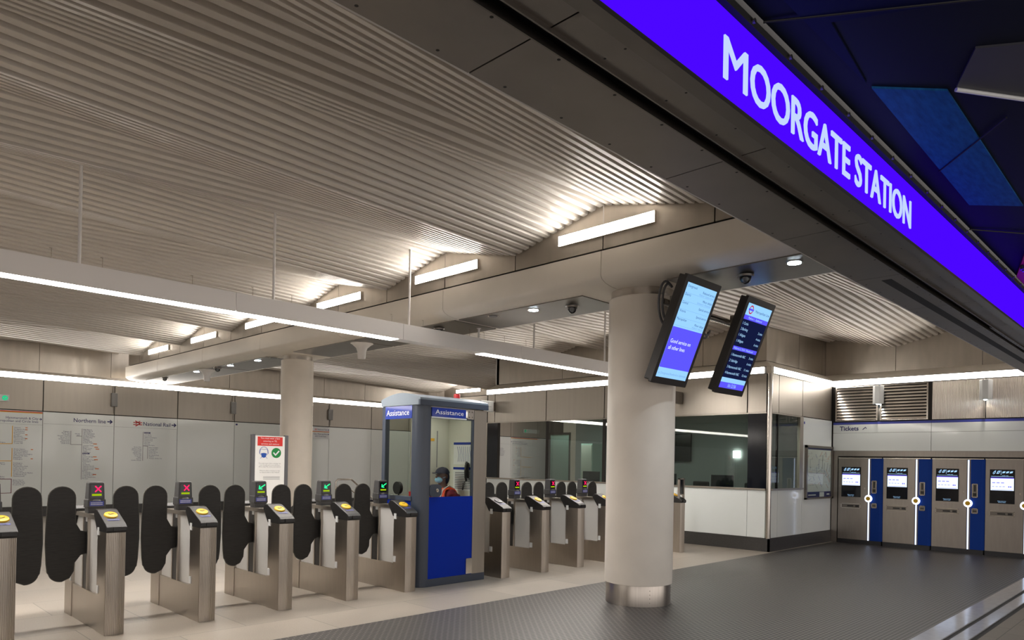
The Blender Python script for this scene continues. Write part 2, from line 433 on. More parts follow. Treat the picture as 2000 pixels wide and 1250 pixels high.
# --- back wall
OB = (0, YB, 0)
wb = MB().box((-20, YB + 0.021, 0), (20, YB + 0.2, 3.70)).box((-20, YBU + 0.021, 3.6), (20, YBU + 0.2, 5)).build('wall_back', dark_gap); struct(wb)
JB = [-20, -16, -12.5, -9.1, -5.7, -4.0, -2.24, -0.53, 1.18, 2.89, 4.60, 6.30, 8.00, 9.72, 11.40, 13.07, 14.80, 16.5, 18.2, 20]
panel_row(wb, OB, X, NY, JB[:9], 0.262, 2.735, white_glass, 'glass_panel')
panel_row(wb, OB, X, NY, JB[12:], 0.262, 2.735, white_glass, 'glass_panel')
panel_row(wb, OB, X, NY, [1.18, 2.89], 0.262, 2.735, white_glass, 'glass_panel')
panel_row(wb, OB, X, NY, JB, 2.76, 3.555, steel, 'steel_panel', gap=0.012)
panel_row(wb, (0, YBU, 0), X, NY, [-20, -15, -10, -4, -2.2, -0.5, 1.2, 2.9, 4.62, 6.36, 8.1, 9.8, 11.5, 13.2, 14.9, 16.6, 18.3, 20], ZU + 0.02, 4.95, steel_up, 'upper_panel', gap=0.005)
m = MB().add([(-20, YB, 3.718), (20, YB, 3.718), (20, YBU, 3.84), (-20, YBU, 3.84)], [(0, 1, 2, 3)])
m.build('reveal', plaster, wb)
b = MB().box((-20, YB - 0.012, 0), (20, YB + 0.021, 0.25)).build('baseboard_back', granite); struct(b)
b = MB().box((-20.2, 1.65, 0), (-20.0, 22.6, 5)).build('wall_side', plaster); struct(b)
b = MB().box((19.5, 14.5, 0), (19.6, 22, 5)).build('wall_far', plaster); struct(b)
# --- ticket office: glass wall facing the gates (x = XO)
OO = (XO, 0, 0)
wo = MB()
wo.box((XO + 0.021, YO + 0.02, 0), (XO + 0.12, 14.15, 1.19)).box((XO + 0.021, YO + 0.02, 2.705), (XO + 0.12, 14.15, 3.6))
wo.box((XOU + 0.021, YOU + 0.02, 3.6), (XOU + 0.1, 14.5, 5)).box((XO + 0.04, 14.05, 0), (XT, 14.15, 3.6)).box((XOU, 14.4, 3.6), (XT, 14.5, 5))
wo = wo.build('wall_office', dark_gap); struct(wo)
UM = Vector((0, -1, 0))           # reading direction on walls that face -X
JO = [-14.10, -13.82, -11.96, -10.14, -8.39, -6.60, -6.20]
panel_row(wo, OO, UM, NX, JO, 2.715, 3.455, steel, 'steel_panel', gap=0.012)
panel_row(wo, OO, UM, NX, [-14.1, -13.0, -11.25, -9.6, -8.1, -6.575, -6.2], 0.262, 1.185, white_glass, 'glass_panel', gap=0.004)
panel_row(wo, (XOU, 0, 0), UM, NX, [-14.5, -12.05, -9.6, -8.0, -6.55], ZU + 0.01, 4.95, steel_up, 'upper_panel', gap=0.005)
MB().box((XOU - 0.006, 14.492, ZU), (XOU + 0.12, 14.53, 4.95)).build('end_trim', gantry_w, wo)
b = MB().box((XO - 0.015, YO - 0.015, 0), (XO + 0.02, 14.12, 0.255)).build('baseboard_office', granite); struct(b)
# glazing
w1 = MB()
w1.box((XO - 0.03, 6.2, 1.19), (XO + 0.06, 14.12, 1.222)).box((XO, 6.2, 2.69), (XO + 0.05, 14.12, 2.71))
w1 = w1.build('window_1', steel); struct(w1)
for y in (8.37, 10.14, 11.92, 13.66):
    MB().box((XO + 0.002, y - 0.04, 1.222), (XO + 0.05, y + 0.04, 2.69)).build('mullion', dark_gap, w1)
MB().box((XO + 0.0, 13.70, 1.222), (XO + 0.03, 14.1, 2.69)).build('dark_panel', screen_black, w1)
MB().box((XO + 0.0, 6.2, 1.222), (XO + 0.03, 6.58, 2.69)).build('dark_panel', screen_black, w1)
for a, c in ((6.59, 8.33), (8.41, 10.10), (10.18, 11.88), (11.96, 13.62)):
    MB().add([(XO + 0.012, a, 1.222), (XO + 0.012, c, 1.222), (XO + 0.012, c, 2.69), (XO + 0.012, a, 2.69)], [(0, 1, 2, 3)]).add([(XO + 0.10, a, 1.222), (XO + 0.10, c, 1.222), (XO + 0.10, c, 2.69), (XO + 0.10, a, 2.69)], [(0, 1, 2, 3)]).build('pane', glass_o, w1)
# --- ticket office side wall (y = YO)
OY = (0, YO, 0)
wy = MB().box((XO + 0.02, YO + 0.021, 0), (XT, YO + 0.12, 1.19)).box((XO + 0.02, YO + 0.021, 2.705), (XT, YO + 0.12, 3.6))
wy.box((14.82, YO + 0.021, 1.1), (XT, YO + 0.12, 2.8)).box((XOU + 0.1, YOU + 0.021, 3.6), (XTU, YOU + 0.12, 5))
wy = wy.build('wall_office_side', dark_gap); struct(wy)
panel_row(wy, OY, X, NY, [13.36, 13.66, 14.79, 16.38], 2.715, 3.455, steel, 'steel_panel', gap=0.010)
panel_row(wy, OY, X, NY, [13.36, 13.66, 14.82], 0.262, 1.185, white_glass, 'glass_panel', gap=0.004)
panel_row(wy, OY, X, NY, [14.82, 16.40], 0.262, 2.70, white_glass, 'glass_panel', gap=0.006)
panel_row(wy, (0, YOU, 0), X, NY, [14.0, 15.6, 16.9, 17.1], ZU + 0.01, 4.95, steel_up, 'upper_panel', gap=0.005)
MB().cyl((XO + 0.035, YO + 0.035, 0.25), (XO + 0.035, YO + 0.035, 3.47), 0.05, n=20).build('corner_post', steel_bright, wy, smooth=True)
MB().box((XO - 0.005, YO - 0.005, ZS0 - 0.012), (XO + 0.10, YO + 0.10, ZS1 + 0.01)).build('corner_block', steel_bright, wy)
b = MB().box((XO - 0.015, YO - 0.015, 0), (XT, YO + 0.02, 0.255)).build('baseboard_office_side', granite); struct(b)
w2 = MB().box((XO + 0.07, YO - 0.03, 1.19), (14.84, YO + 0.06, 1.222)).box((XO + 0.07, YO, 2.69), (14.84, YO + 0.05, 2.71)).box((14.67, YO - 0.01, 1.222), (14.83, YO + 0.05, 2.69))
w2 = w2.build('window_2', steel); struct(w2)
MB().box((13.645, YO + 0.002, 1.222), (13.665, YO + 0.05, 2.69)).build('mullion', dark_gap, w2)
for a, c in ((XO + 0.08, 13.645), (13.665, 14.67)):
    MB().add([(a, YO + 0.012, 1.222), (c, YO + 0.012, 1.222), (c, YO + 0.012, 2.69), (a, YO + 0.012, 2.69)], [(0, 1, 2, 3)]).build('pane', glass_o, w2)
# reveals above the office strips
m = MB().add([(XO, YO, ZS1 + 0.01), (XO, 14.15, ZS1 + 0.01), (XOU, 14.5, ZU), (XOU, YOU, ZU), (XT, YO, ZS1 + 0.01), (XTU, YOU, ZU)], [(0, 3, 2, 1), (0, 4, 5, 3)])
o = m.build('reveal', plaster, wo)
# --- ticket machine wall (x = XT)
OT = (XT, 0, 0)
wt = MB().box((XT + 0.021, -5, 0), (XT + 0.2, YO + 0.1, 3.6)).box((XTU + 0.021, -5, 3.6), (XTU + 0.2, YOU + 0.1, 5)).build('wall_tickets', dark_gap); struct(wt)
JT = [-6.10, -4.14, -2.18, -0.2, 1.8]
panel_row(wt, OT, UM, NX, JT, 2.035, 2.425, white_glass, 'glass_panel', gap=0.004)
sp = panel_row(wt, OT, UM, NX, JT, 2.43, 2.612, white_glass, 'sign_strip', gap=0.004)
panel_row(wt, OT, UM, NX, JT, 2.612, 2.662, label_blue, 'blue_band', gap=0.004)
panel_row(wt, OT, UM, NX, [-4.14, -3.20, -2.2, -1.2, 0, 1.8], 2.685, 3.455, steel_rib, 'ribbed_panel', gap=0.012)
panel_row(wt, (XTU, 0, 0), UM, NX, [-6.55, -5.03, -3.4, -1.8, 0, 1.8], ZU, 4.95, steel_up, 'upper_panel', gap=0.005)
MB().add([(XT, YO, ZS1 + 0.01), (XT, -2, ZS1 + 0.01), (XTU, -2, ZU), (XTU, YOU, ZU)], [(0, 1, 2, 3)]).build('reveal', plaster, wt)
m = MB(); slab(m, OT, UM, NX, -6.10, 1.8, 1.915, 2.03, -0.02, 0.03); slab(m, OT, UM, NX, -6.10, -5.975, 0, 1.915, -0.02, 0.03)
m.build('portal_frame', steel_machine, wt)
# Tickets lettering with its arrow
q = MB(); o0 = Vector((XT - 0.0015, 0, 0))
q.text('Tickets', (XT - 0.0015, 5.955, 2.482), UM, Z, 0.092, width=0.40, bold=0.02)
def stroke(mb, pts, w, o, u, v):
    for (x0, y0), (x1, y1) in zip(pts[:-1], pts[1:]):
        d = Vector((x1 - x0, y1 - y0)); L = d.length or 1; d /= L; nrm = Vector((-d.y, d.x)) * w / 2; e = d * w * 0.35
        mb.poly([(x0 - e.x - nrm.x, y0 - e.y - nrm.y), (x1 + e.x - nrm.x, y1 + e.y - nrm.y), (x1 + e.x + nrm.x, y1 + e.y + nrm.y), (x0 - e.x + nrm.x, y0 - e.y + nrm.y)], o, u, v)
stroke(q, [(0, 0.0), (0.055, 0.05), (0.075, 0.02)], 0.014, (XT - 0.0015, 5.47, 2.50), UM, Z)
stroke(q, [(0.02, 0.01), (0.055, 0.05)], 0.012, (XT - 0.0015, 5.47, 2.50), UM, Z)
q.build('lettering', navy_ink, wt)
# louvre grilles
for a, c, nm in ((-6.05, -5.16, 'first'), (-5.12, -4.20, 'second')):
    g = thing('louvre_grille', ('steel louvre grille over the ticket machines, beside the office corner' if nm == 'first' else 'steel louvre grille over the ticket machines, beside the ribbed panels'), 'grille', (XT, -(a + c) / 2, 2.69), 'louvre grilles')
    m = MB(); slab(m, OT, UM, NX, a, a + 0.03, 2.69, 3.45, -0.02, 0.015); slab(m, OT, UM, NX, c - 0.03, c, 2.69, 3.45, -0.02, 0.015)
    slab(m, OT, UM, NX, a, c, 2.69, 2.705, -0.02, 0.012); slab(m, OT, UM, NX, a, c, 3.435, 3.45, -0.02, 0.012)
    m.build('frame', steel_bright, g)
    m = MB()
    for i in range(11):
        z = 2.715 + i * 0.066
        m.ext([(0.0, z), (0.012, z), (-0.015, z + 0.052), (-0.02, z + 0.052)], (XT, -a - 0.03, 0), NX, Z, NY, (c - a) - 0.06)
    m.build('slat', steel_bright, g)
# ================================================================== STRIP LIGHTS
def strip(name, label, o, u, n, segs, z0, z1):
    g = thing(name, label, 'strip light', tuple(Vector(o) + Vector(u) * segs[0] + Vector((0, 0, z0))), 'wall strip lights')
    m = MB(); slab(m, o, u, n, segs[0], segs[-1], z0 - 0.012, z0, -0.015, 0.006)
    m.build('housing', steel_bright, g)
    for a, c in zip(segs[:-1], segs[1:]):
        m = MB(); slab(m, o, u, n, a + 0.002, c - 0.002, z0, z1, -0.015, 0.0005); m.build('diffuser', strip_e, g)
    return g
strip('strip_light', 'long glowing strip light along the back wall above the route map panels', OB, X, NY, [-19.9 + 2.2 * i for i in range(18)] + [18.2], 3.572, 3.71)
strip('strip_light', 'glowing strip light over the ticket office glass wall behind the gates', OO, UM, NX, [-14.15 + 1.576 * i for i in range(6)], ZS0, ZS1)
strip('strip_light', 'glowing strip light over the ticket office side wall by the poster frame', OY, X, NY, [13.41, 14.9, 16.40], ZS0, ZS1)
strip('strip_light', 'glowing strip light above the ticket machines and louvre grilles', OT, UM, NX, [-6.11, -4.2, -2.27], ZS0, ZS1)
# ================================================================== BEAMS
def beam(xa, y0, y1, label, loc):
    g = thing('ceiling_beam', label, 'beam', loc)
    xb = xa + 1.4
    yj = sorted([y for k in range(-1, 8) for y in (RID + k * PER,) if y0 < y < y1] + [y0, y1])
    for a, c in zip(yj[:-1], yj[1:]):
        prof = [(xa, 4.095), (xa, 3.815), (xa + 0.025, 3.775), (xa + 0.09, 3.742), (xa + 0.2, 3.722), (xa + 0.32, 3.716), (xb - 0.32, 3.716), (xb - 0.2, 3.722), (xb - 0.09, 3.742), (xb - 0.025, 3.775), (xb, 3.815), (xb, 4.095)]
        m = MB(); m.ext(prof, (0, a + 0.004, 0), X, Z, Y, c - a - 0.008)
        m.build('fascia_panel', plaster, g, smooth=True)
    yk = sorted([y for k in range(-2, 16) for y in (RID + k * HALF,) if y0 < y < y1] + [y0, y1])
    for a, c in zip(yk[:-1], yk[1:]):
        za = zfold(6.5, a, -3.7, 6.5); zb = zfold(6.5, c, -3.7, 6.5)
        for xs, d in ((xa + 0.03, 0.02), (xb - 0.03, -0.02)):
            m = MB(); m.ext([(a + 0.007, 4.125), (c - 0.007, 4.125), (c - 0.007, zb), (a + 0.007, za)], (xs, 0, 0), Y, Z, X, d)
            m.build('upper_panel', steel_up, g)
    m = MB(); m.box((xa + 0.06, y0 + 0.02, 4.0), (xb - 0.06, y1 - 0.02, 4.36)); m.build('core', dark_gap, g)
    return g
bm = beam(6.5, 2.262, 21.5, 'long cream ceiling beam carried by the two round columns', (7.2, 12, 3.716))
m = MB()
m.ext([(6.5, 4.095), (6.5, 3.815), (6.6, 3.742), (6.82, 3.716), (7.58, 3.716), (7.8, 3.742), (7.9, 3.815), (7.9, 4.095)], (0, 21.496, 0), X, Z, Y, 0.16)
m.build('end_cap', plaster, bm)
for a, c in ((2.27, 4.35), (5.55, 7.86), (7.95, 10.6), (10.65, 12.75), (13.85, 16.3), (16.35, 20.9)):
    m = MB(); m.ext([(6.80, a), (7.64, a), (7.64, c), (6.80, c)], (0, 0, 3.704), X, Y, Z, 0.014)
    m.build('inset_panel', inset_steel, bm)
beam(18.06, 14.52, 21.7, 'short cream beam at the far end beyond the assistance booth', (18.7, 18, 3.716))
names = ['bar light on the long beam under the ceiling ridge by the blue station sign', 'second bar light on the long beam counted from the blue station sign', 'third bar light on the long beam counted from the blue station sign',
         'fourth bar light on the long beam counted from the blue station sign', 'fifth bar light on the long beam counted from the blue station sign', 'bar light at the back wall end of the long beam']
def barlight(x, y, label):
    g = thing('bar_light', label, 'wall light', (x, y, 4.27), 'bar lights on the beams')
    MB().box((x + 0.0, y - 0.69, 4.268), (x + 0.032, y + 0.69, 4.402)).build('housing', steel_bright, g)
    MB().box((x - 0.006, y - 0.68, 4.277), (x + 0.001, y + 0.68, 4.393)).build('diffuser', bar_e, g)
for k in range(6): barlight(6.50, RID - 0.03 + PER * k, names[k])
beam(-5.1, 2.262, 21.5, 'cream ceiling beam outside the view, parallel to the long beam', (-4.4, 12, 3.716))
barlight(18.06, 20.26, 'bar light on the short far beam above the red beacon')
# ================================================================== COLUMNS
def column(x, y, r, label, screws):
    g = thing('column', label, 'column', (x, y, 0))
    MB().lathe([(r, 0.245), (r, 3.615), (r - 0.008, 3.625)], (x, y, 0), 64).build('shaft', concrete, g, smooth=True)
    MB().lathe([(r - 0.018, 0.001), (r - 0.018, 0.236), (r - 0.022, 0.246)], (x, y, 0), 64).build('base_collar', steel_flute, g, smooth=True)
    MB().lathe([(r - 0.025, 3.62), (r - 0.025, 3.716)], (x, y, 0), 64).build('top_collar', steel_bright, g, smooth=True)
    m = MB()
    for th in screws:
        a = math.radians(th); c, s_ = math.cos(a), math.sin(a)
        for z in (0.05, 0.10, 0.145, 0.19): m.cyl((x + c * (r - 0.02), y + s_ * (r - 0.02), z), (x + c * (r - 0.015), y + s_ * (r - 0.015), z), 0.005, n=8)
    if screws: m.build('screw', steel_dark, g)
    m = MB().ext([(-0.004, 0.25), (0.004, 0.25), (0.004, 3.6), (-0.004, 3.6)], (x + r * math.cos(-0.55), y + r * math.sin(-0.55), 0), (math.sin(0.55), math.cos(0.55), 0), Z, (math.cos(0.55), -math.sin(0.55), 0), 0.003)
    m.build('joint_strip', steel_bright, g)
column(7.196, 4.933, 0.4036, 'large pale round column standing on the dark ribbed entrance mat', [235, 302])
column(7.2, 13.3, 0.316, 'slimmer pale round column behind the ticket gates and face covering poster', [])
# ================================================================== CANOPY AND SIGN
cn = thing('entrance_canopy', 'dark steel entrance canopy beam with a black shutter slot beside the blue sign', 'canopy', (6, 1.95, 3.28))
JC = [1.97 + 1.505 * k for k in range(-4, 10)] + [XT]
MB().box((-3.98, 1.63, 3.30), (XT-.02, 1.785, 3.34)).box((-3.98, 1.865, 3.30), (XT-.02, 2.245, 3.34)).box((-3.98, 1.63, 3.34), (XT-.02, 1.66, 4.9)).box((-3.98, 1.785, 3.32), (XT-.02, 1.865, 3.36)).build('carcass', black_slot, cn)
for a, c in zip(JC[:-1], JC[1:]):
    m = MB().box((a + 0.004, 1.865, 3.28), (c - 0.004, 2.245, 3.30)).m(1)
    for f in (0.12, 0.37, 0.62, 0.87):
        for y in (1.90, 2.21): m.cyl((a + (c - a) * f, y, 3.2795), (a + (c - a) * f, y, 3.285), 0.008, n=8)
    m.build('inner_soffit_panel', [soffit_steel, dark_gap], cn)
    m = MB().box((a + 0.004, 1.635, 3.28), (c - 0.004, 1.785, 3.30)).m(1)
    for f in (0.2, 0.5, 0.8):
        for y in (1.66, 1.76): m.cyl((a + (c - a) * f, y, 3.2795), (a + (c - a) * f, y, 3.285), 0.006, n=8)
    m.build('outer_soffit_panel', [soffit_steel, dark_gap], cn)
MB().box((-4, 2.245, 3.283), (XT, 2.26, 4.6)).build('inner_fascia', gantry_w, cn)
MB().box((-4, 1.782, 3.262), (XT, 1.79, 3.30)).box((-4, 1.86, 3.262), (XT, 1.868, 3.30)).build('slot_lip', steel_dark, cn)
m = MB().box((9.6, 1.80, 3.285), (XT, 1.845, 3.31)).m(1)
for i in range(44): m.cyl((9.7 + i * 0.15, 1.822, 3.284), (9.7 + i * 0.15, 1.822, 3.29), 0.009, n=8)
m.build('guide_rail', [steel_dark, black_slot], cn)
MB().box((6.6, 1.985, 3.2785), (XT, 2.065, 3.283)).build('second_slot', black_slot, cn)
sg = thing('station_sign', 'long blue lit station name sign with white capital letters over the entrance', 'sign', (4, 1.576, 3.28))
JS = [-3.75, -0.555, 2.645, 5.85, 9.05, 12.25, XT]
for a, c in zip(JS[:-1], JS[1:]):
    MB().box((a + 0.004, 1.576, 3.285), (c - 0.004, 1.626, 3.695)).build('light_panel', sign_e, sg)
MB().text('M', (2.89, 1.574, 3.384), X, Z, 0.193, width=0.222, n=NY, depth=0.012, res=4).text('OORGATE STATION', (3.148, 1.574, 3.384), X, Z, 0.193, width=2.484, bold=0.005, n=NY, depth=0.012, res=4).build('lettering', letter_e, sg)
MB().box((-3.75, 1.556, 3.262), (XT, 1.63, 3.284)).build('bottom_trim', steel_dark, sg)
m = MB().box((-3.75, 1.545, 3.697), (XT, 1.63, 3.735)).m(1)
for i in range(36): m.cyl((-0.5 + i * 0.4, 1.548, 3.715), (-0.5 + i * 0.4, 1.530, 3.715), 0.012, n=10)
m.build('top_gutter', [black_slot, steel_dark], sg)
# soffit of the building outside, above the sign
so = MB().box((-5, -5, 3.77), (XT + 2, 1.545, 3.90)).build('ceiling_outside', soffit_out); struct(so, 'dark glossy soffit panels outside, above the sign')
def under(pts, mt, nm, d=0.012, z=3.758):
    m = MB(); m.ext(pts, (0, 0, z), X, Y, Z, d); return m.build(nm, mt, so)
under([(4.17, 1.37), (4.48, 1.075), (6.84, 1.10), (6.54, 1.405)], soffit_reflect, 'blue_reflection')  # reflected blue patch painted on as a thin sheet
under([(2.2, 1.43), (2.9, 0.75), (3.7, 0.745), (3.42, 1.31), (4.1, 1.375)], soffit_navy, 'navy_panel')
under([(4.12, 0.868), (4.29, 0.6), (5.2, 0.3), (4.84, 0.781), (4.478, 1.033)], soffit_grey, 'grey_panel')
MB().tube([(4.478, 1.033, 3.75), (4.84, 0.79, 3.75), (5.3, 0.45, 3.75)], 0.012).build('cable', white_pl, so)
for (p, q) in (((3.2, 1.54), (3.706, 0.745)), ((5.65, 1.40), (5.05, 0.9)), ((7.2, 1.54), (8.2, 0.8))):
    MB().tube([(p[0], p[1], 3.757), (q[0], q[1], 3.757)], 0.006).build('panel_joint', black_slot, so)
lp = thing('red_lamp_housing', 'red housing with a round grey fitting under the outer soffit past the sign', 'housing', (8.9, 1.30, 3.73))
MB().ext([(7.75, 1.19), (9.2, 1.53), (10.6, 1.53), (10.2, 1.0), (8.3, 0.9)], (0, 0, 3.735), X, Y, Z, 0.03).build('body', red_pl, lp)
MB().cyl((8.72, 1.37, 3.69), (8.72, 1.37, 3.733), 0.05).cyl((8.72, 1.37, 3.67), (8.72, 1.37, 3.69), 0.035).build('fitting', steel_bright, lp, smooth=True)
# ================================================================== GANTRY LIGHT
gl = thing('light_gantry', 'long white suspended light gantry hanging over the line of ticket gates', 'light gantry', (5, 8.1, 3.31))
JG = [-3.5, -1.17, 1.19, 3.55, 5.915, 8.266, 10.62, 12.3]
for a, c in zip(JG[:-1], JG[1:]):
    MB().box((a + 0.003, 8.0, 3.315), (c - 0.003, 8.2, 3.535)).build('casing', gantry_w, gl)
for run in ([-3.5, -2.7, -1.0, 0.7, 2.41, 4.117, 5.84], [7.44, 9.11, 10.9, 11.8]):
    for a, c in zip(run[:-1], run[1:]): MB().box((a + 0.005, 8.006, 3.311), (c - 0.005, 8.194, 3.3155)).build('diffuser', gantry_e, gl)
for x, zt in ((1.985, 4.58), (4.05, 4.64), (6.08, 4.69), (7.42, 3.716), (8.67, 4.65), (0.0, 4.55), (10.6, 4.6)):
    MB().cyl((x, 8.1, 3.535), (x, 8.1, zt), 0.016, n=12).cyl((x, 8.1, zt - 0.02), (x, 8.1, zt), 0.035, n=12).build('hanger_rod', gantry_w, gl, smooth=True)
for x in (1.75, 2.2, 3.1, 3.8, 4.3, 5.8, 6.35, 7.25, 7.55, 8.0, 8.5):
    MB().cyl((x, 8.12, 3.535), (x, 8.12, 3.66), 0.003, n=6).box((x - 0.02, 8.117, 3.657), (x + 0.004, 8.123, 3.663)).build('cable_stud', steel_bright, gl)
# ================================================================== TICKET GATES
PITCH = 0.842
GY = 7.83
CACHE = {}
def once(key, fn):
    if key not in CACHE: CACHE[key] = fn()
    return CACHE[key]
def g_plinth():
    m = MB().box((-0.076, -0.67, 0.0), (0.076, 0.67, 0.318)); m.box((-0.078, -0.41, 0.318), (0.078, 0.41, 0.338)); return m.mesh('lower_panel', steel_gate)
def g_ped(sg):
    pts = []
    for i in range(9):
        a = i / 8; x = -0.083 + 0.166 * a; y = -0.68 - 0.018 * math.sin(math.pi * a); pts.append((x, y))
    out = [(-0.083, -0.42), (-0.083, -0.66)]
    for i in range(12):
        x = -0.078 + 0.156 * i / 11; d = -0.676 - 0.014 * math.sin(math.pi * i / 11)
        out += [(x - 0.004, d + 0.004), (x - 0.0015, d), (x + 0.0015, d), (x + 0.004, d + 0.004)]
    out += [(0.083, -0.66), (0.083, -0.42)]
    if sg < 0: out = [(-x, -y) for x, y in out]
    m = MB(); m.ext(out, (0, 0, 0), X, Y, Z, 0.945); return m.mesh('pedestal', steel_gate)
def g_side():
    return MB().box((-0.055, -0.42, 0.338), (0.055, 0.42, 1.035)).mesh('side_panel', acrylic)
def g_rail():
    m = MB()
    for x0, x1 in ((-0.080, 0.080),):
        m.box((x0, -0.42, 1.035), (x1, 0.42, 1.075))
    return m.mesh('top_rail', steel_gate)
def g_bars():
    m = MB()
    m.box((-0.078, -0.085, 0.338), (0.078, -0.062, 1.035)); m.box((-0.078, 0.062, 0.338), (0.078, 0.085, 1.035)); return m.mesh('hinge_frame', steel_gate)
def g_core():
    return MB().box((-0.070, -0.06, 0.338), (0.070, 0.06, 1.02)).mesh('hinge_post', black_pl)
def g_head(sg):
    p = [(-0.695, 0.935), (-0.70, 0.955), (-0.70, 0.985), (-0.665, 1.012), (-0.40, 1.128), (-0.34, 1.135), (-0.30, 1.10), (-0.30, 1.075), (-0.40, 0.935)]
    m = MB()
    m.ext(p, (-0.086, 0, 0), (0, sg, 0), Z, X, 0.172)
    return m.mesh('reader_head', black_pl)
def slope(sg, a, b, up):
    """point on the sloping reader face: a across, b along slope from its centre, up above it"""
    d = Vector((0, 0.265, 0.116)).normalized(); n = Vector((0, -0.116, 0.265)).normalized()
    c = Vector((a, -0.5325, 1.070)) + d * b + n * up
    return Vector((c.x * sg, c.y * sg, c.z))
def g_disc(sg, col):
    m = MB(); c0 = slope(sg, 0, 0.028, -0.004); c1 = slope(sg, 0, 0.028, 0.012); c2 = slope(sg, 0, 0.028, 0.014)
    m.cyl(c0, c1, 0.060, 0.055, n=32); m.cyl(c1, c2, 0.055, 0.05, n=32)
    m.m(1)
    for pts in ([(-0.022, 0.034), (-0.005, 0.022), (0.024, 0.040)],):
        P = [slope(sg, a, b + 0.0, 0.016) for a, b in pts]
        m.tube(P, 0.003, 6)
    return m.mesh('card_reader', [col, grey_pl], smooth=True)
def g_label(sg):
    m = MB(); m.add([slope(sg, -0.05, -0.075, 0.003), slope(sg, 0.05, -0.075, 0.003), slope(sg, 0.05, -0.052, 0.003), slope(sg, -0.05, -0.052, 0.003)], [(0, 1, 2, 3)] if sg > 0 else [(0, 1, 2, 3)])
    m.m(1)
    for i in range(5): m.add([slope(sg, -0.042 + i * 0.017, -0.070, 0.004), slope(sg, -0.030 + i * 0.017, -0.070, 0.004), slope(sg, -0.030 + i * 0.017, -0.058, 0.004), slope(sg, -0.042 + i * 0.017, -0.058, 0.004)], [(0, 1, 2, 3)])
    return m.mesh('reader_label', [label_blue, grey_pl])
def g_slot(sg):
    m = MB(); y0, y1 = sorted((-0.712 * sg, -0.66 * sg)); m.box((-0.032, y0, 0.955), (0.032, y1, 0.99)); return m.mesh('ticket_slot', black_pl)
def g_display():
    m = MB()
    def ring(z, hx, hy): return [(-hx, -hy, z), (hx, -hy, z), (hx, hy, z), (-hx, hy, z)]
    R = [ring(0.86, 0.03, 0.04), ring(0.95, 0.055, 0.055), ring(0.985, 0.068, 0.06), ring(1.125, 0.072, 0.06), ring(1.13, 0.082, 0.066), ring(1.205, 0.080, 0.064), ring(1.21, 0.072, 0.06), ring(1.365, 0.066, 0.052), ring(1.378, 0.058, 0.045)]
    vs = [p for r in R for p in r]; fs = [(3, 2, 1, 0)]
    for i in range(len(R) - 1): fs += [(i * 4 + k, i * 4 + (k + 1) % 4, i * 4 + 4 + (k + 1) % 4, i * 4 + 4 + k) for k in range(4)]
    n = len(R) * 4; fs.append((n - 4, n - 3, n - 2, n - 1)); m.add(vs, fs)
    return m.mesh('display_head', head_pl)
def g_face():
    m = MB(); m.add([(-0.054, -0.0605, 1.225), (0.054, -0.0605, 1.225), (0.050, -0.0545, 1.352), (-0.050, -0.0545, 1.352)], [(0, 1, 2, 3)]); return m.mesh('display_screen', screen_black)
def g_bar():
    return MB().box((-0.042, -0.0645, 1.243), (0.042, -0.058, 1.262)).mesh('indicator_bar', lime_led)
def g_sym(kind):
    m = MB(); o = (0.012, -0.0598, 1.310); v = Vector((0, 0.047, 1)).normalized()
    if kind == 'x':
        stroke(m, [(-0.024, -0.026), (0.024, 0.026)], 0.010, o, X, v); stroke(m, [(-0.024, 0.026), (0.024, -0.026)], 0.010, o, X, v)
        return m.mesh('cross_symbol', red_led)
    stroke(m, [(0.034, 0.024), (-0.030, -0.016)], 0.011, o, X, v); stroke(m, [(-0.030, 0.012), (-0.034, -0.020), (-0.002, -0.024)], 0.011, o, X, v)
    return m.mesh('arrow_symbol', green_led)
def g_dome():
    m = MB(); m.lathe([(0.058, 1.19), (0.052, 1.205), (0.036, 1.220), (0.014, 1.228)], (0, -0.022, 0), 20); return m.mesh('dome', grey_pl, True)
def g_dlabel():
    m = MB(); m.box((-0.062, -0.0685, 1.145), (0.062, -0.064, 1.19)).m(1)
    for r in range(2):
        for i in range(8): m.box((-0.052 + i * 0.0132, -0.0692, 1.155 + r * 0.016), (-0.043 + i * 0.0132, -0.068, 1.163 + r * 0.016))
    return m.mesh('display_label', [label_blue, white_p])
def paddle_outline(e=0.0):
    """leaf reaching towards -x from its hinge at x=0 (local)"""
    xl, xr = -0.335, -0.115; r = (xr - xl) / 2; cx = (xl + xr) / 2
    P = []
    for i in range(13):
        a = math.pi * i / 12; P.append((cx + (r + e) * math.cos(a), 1.225 + (r * 0.95 + e) * math.sin(a)))
    P += [(xl - 0.012 - e, 1.0), (xl - 0.016 - e, 0.8), (xl - 0.006 - e, 0.60), (xl + 0.004 - e, 0.52)]
    for i in range(1, 9):
        a = math.pi + math.pi * 0.52 * i / 8; P.append((cx + 0.004 + (r - 0.01 + e) * math.cos(a), 0.52 + (r * 0.82 + e) * math.sin(a)))
    P += [(xr - 0.035, 0.46 - e), (xr - 0.005 + e, 0.52), (xr + 0.0 + e, 0.60), (xr + 0.055, 0.675 - e), (0.0, 0.69 - e), (0.0, 0.885 + e), (xr + 0.05, 0.90 + e), (xr + e, 0.985), (xr + e, 1.1)]
    return P
def g_paddle(mir):
    m = MB(); m.ext([(x * mir, z) for x, z in paddle_outline(0.007)], (0, -0.008, 0), X, Z, Y, 0.016)
    m.m(1); m.ext([(x * mir, z) for x, z in paddle_outline(0.0)], (0, -0.014, 0), X, Z, Y, 0.028)
    return m.mesh('paddle', [rubber_edge, rubber])
def g_sensor():
    return MB().box((-0.004, -0.024, -0.036), (0.004, 0.024, 0.036)).mesh('sensor', white_pl)
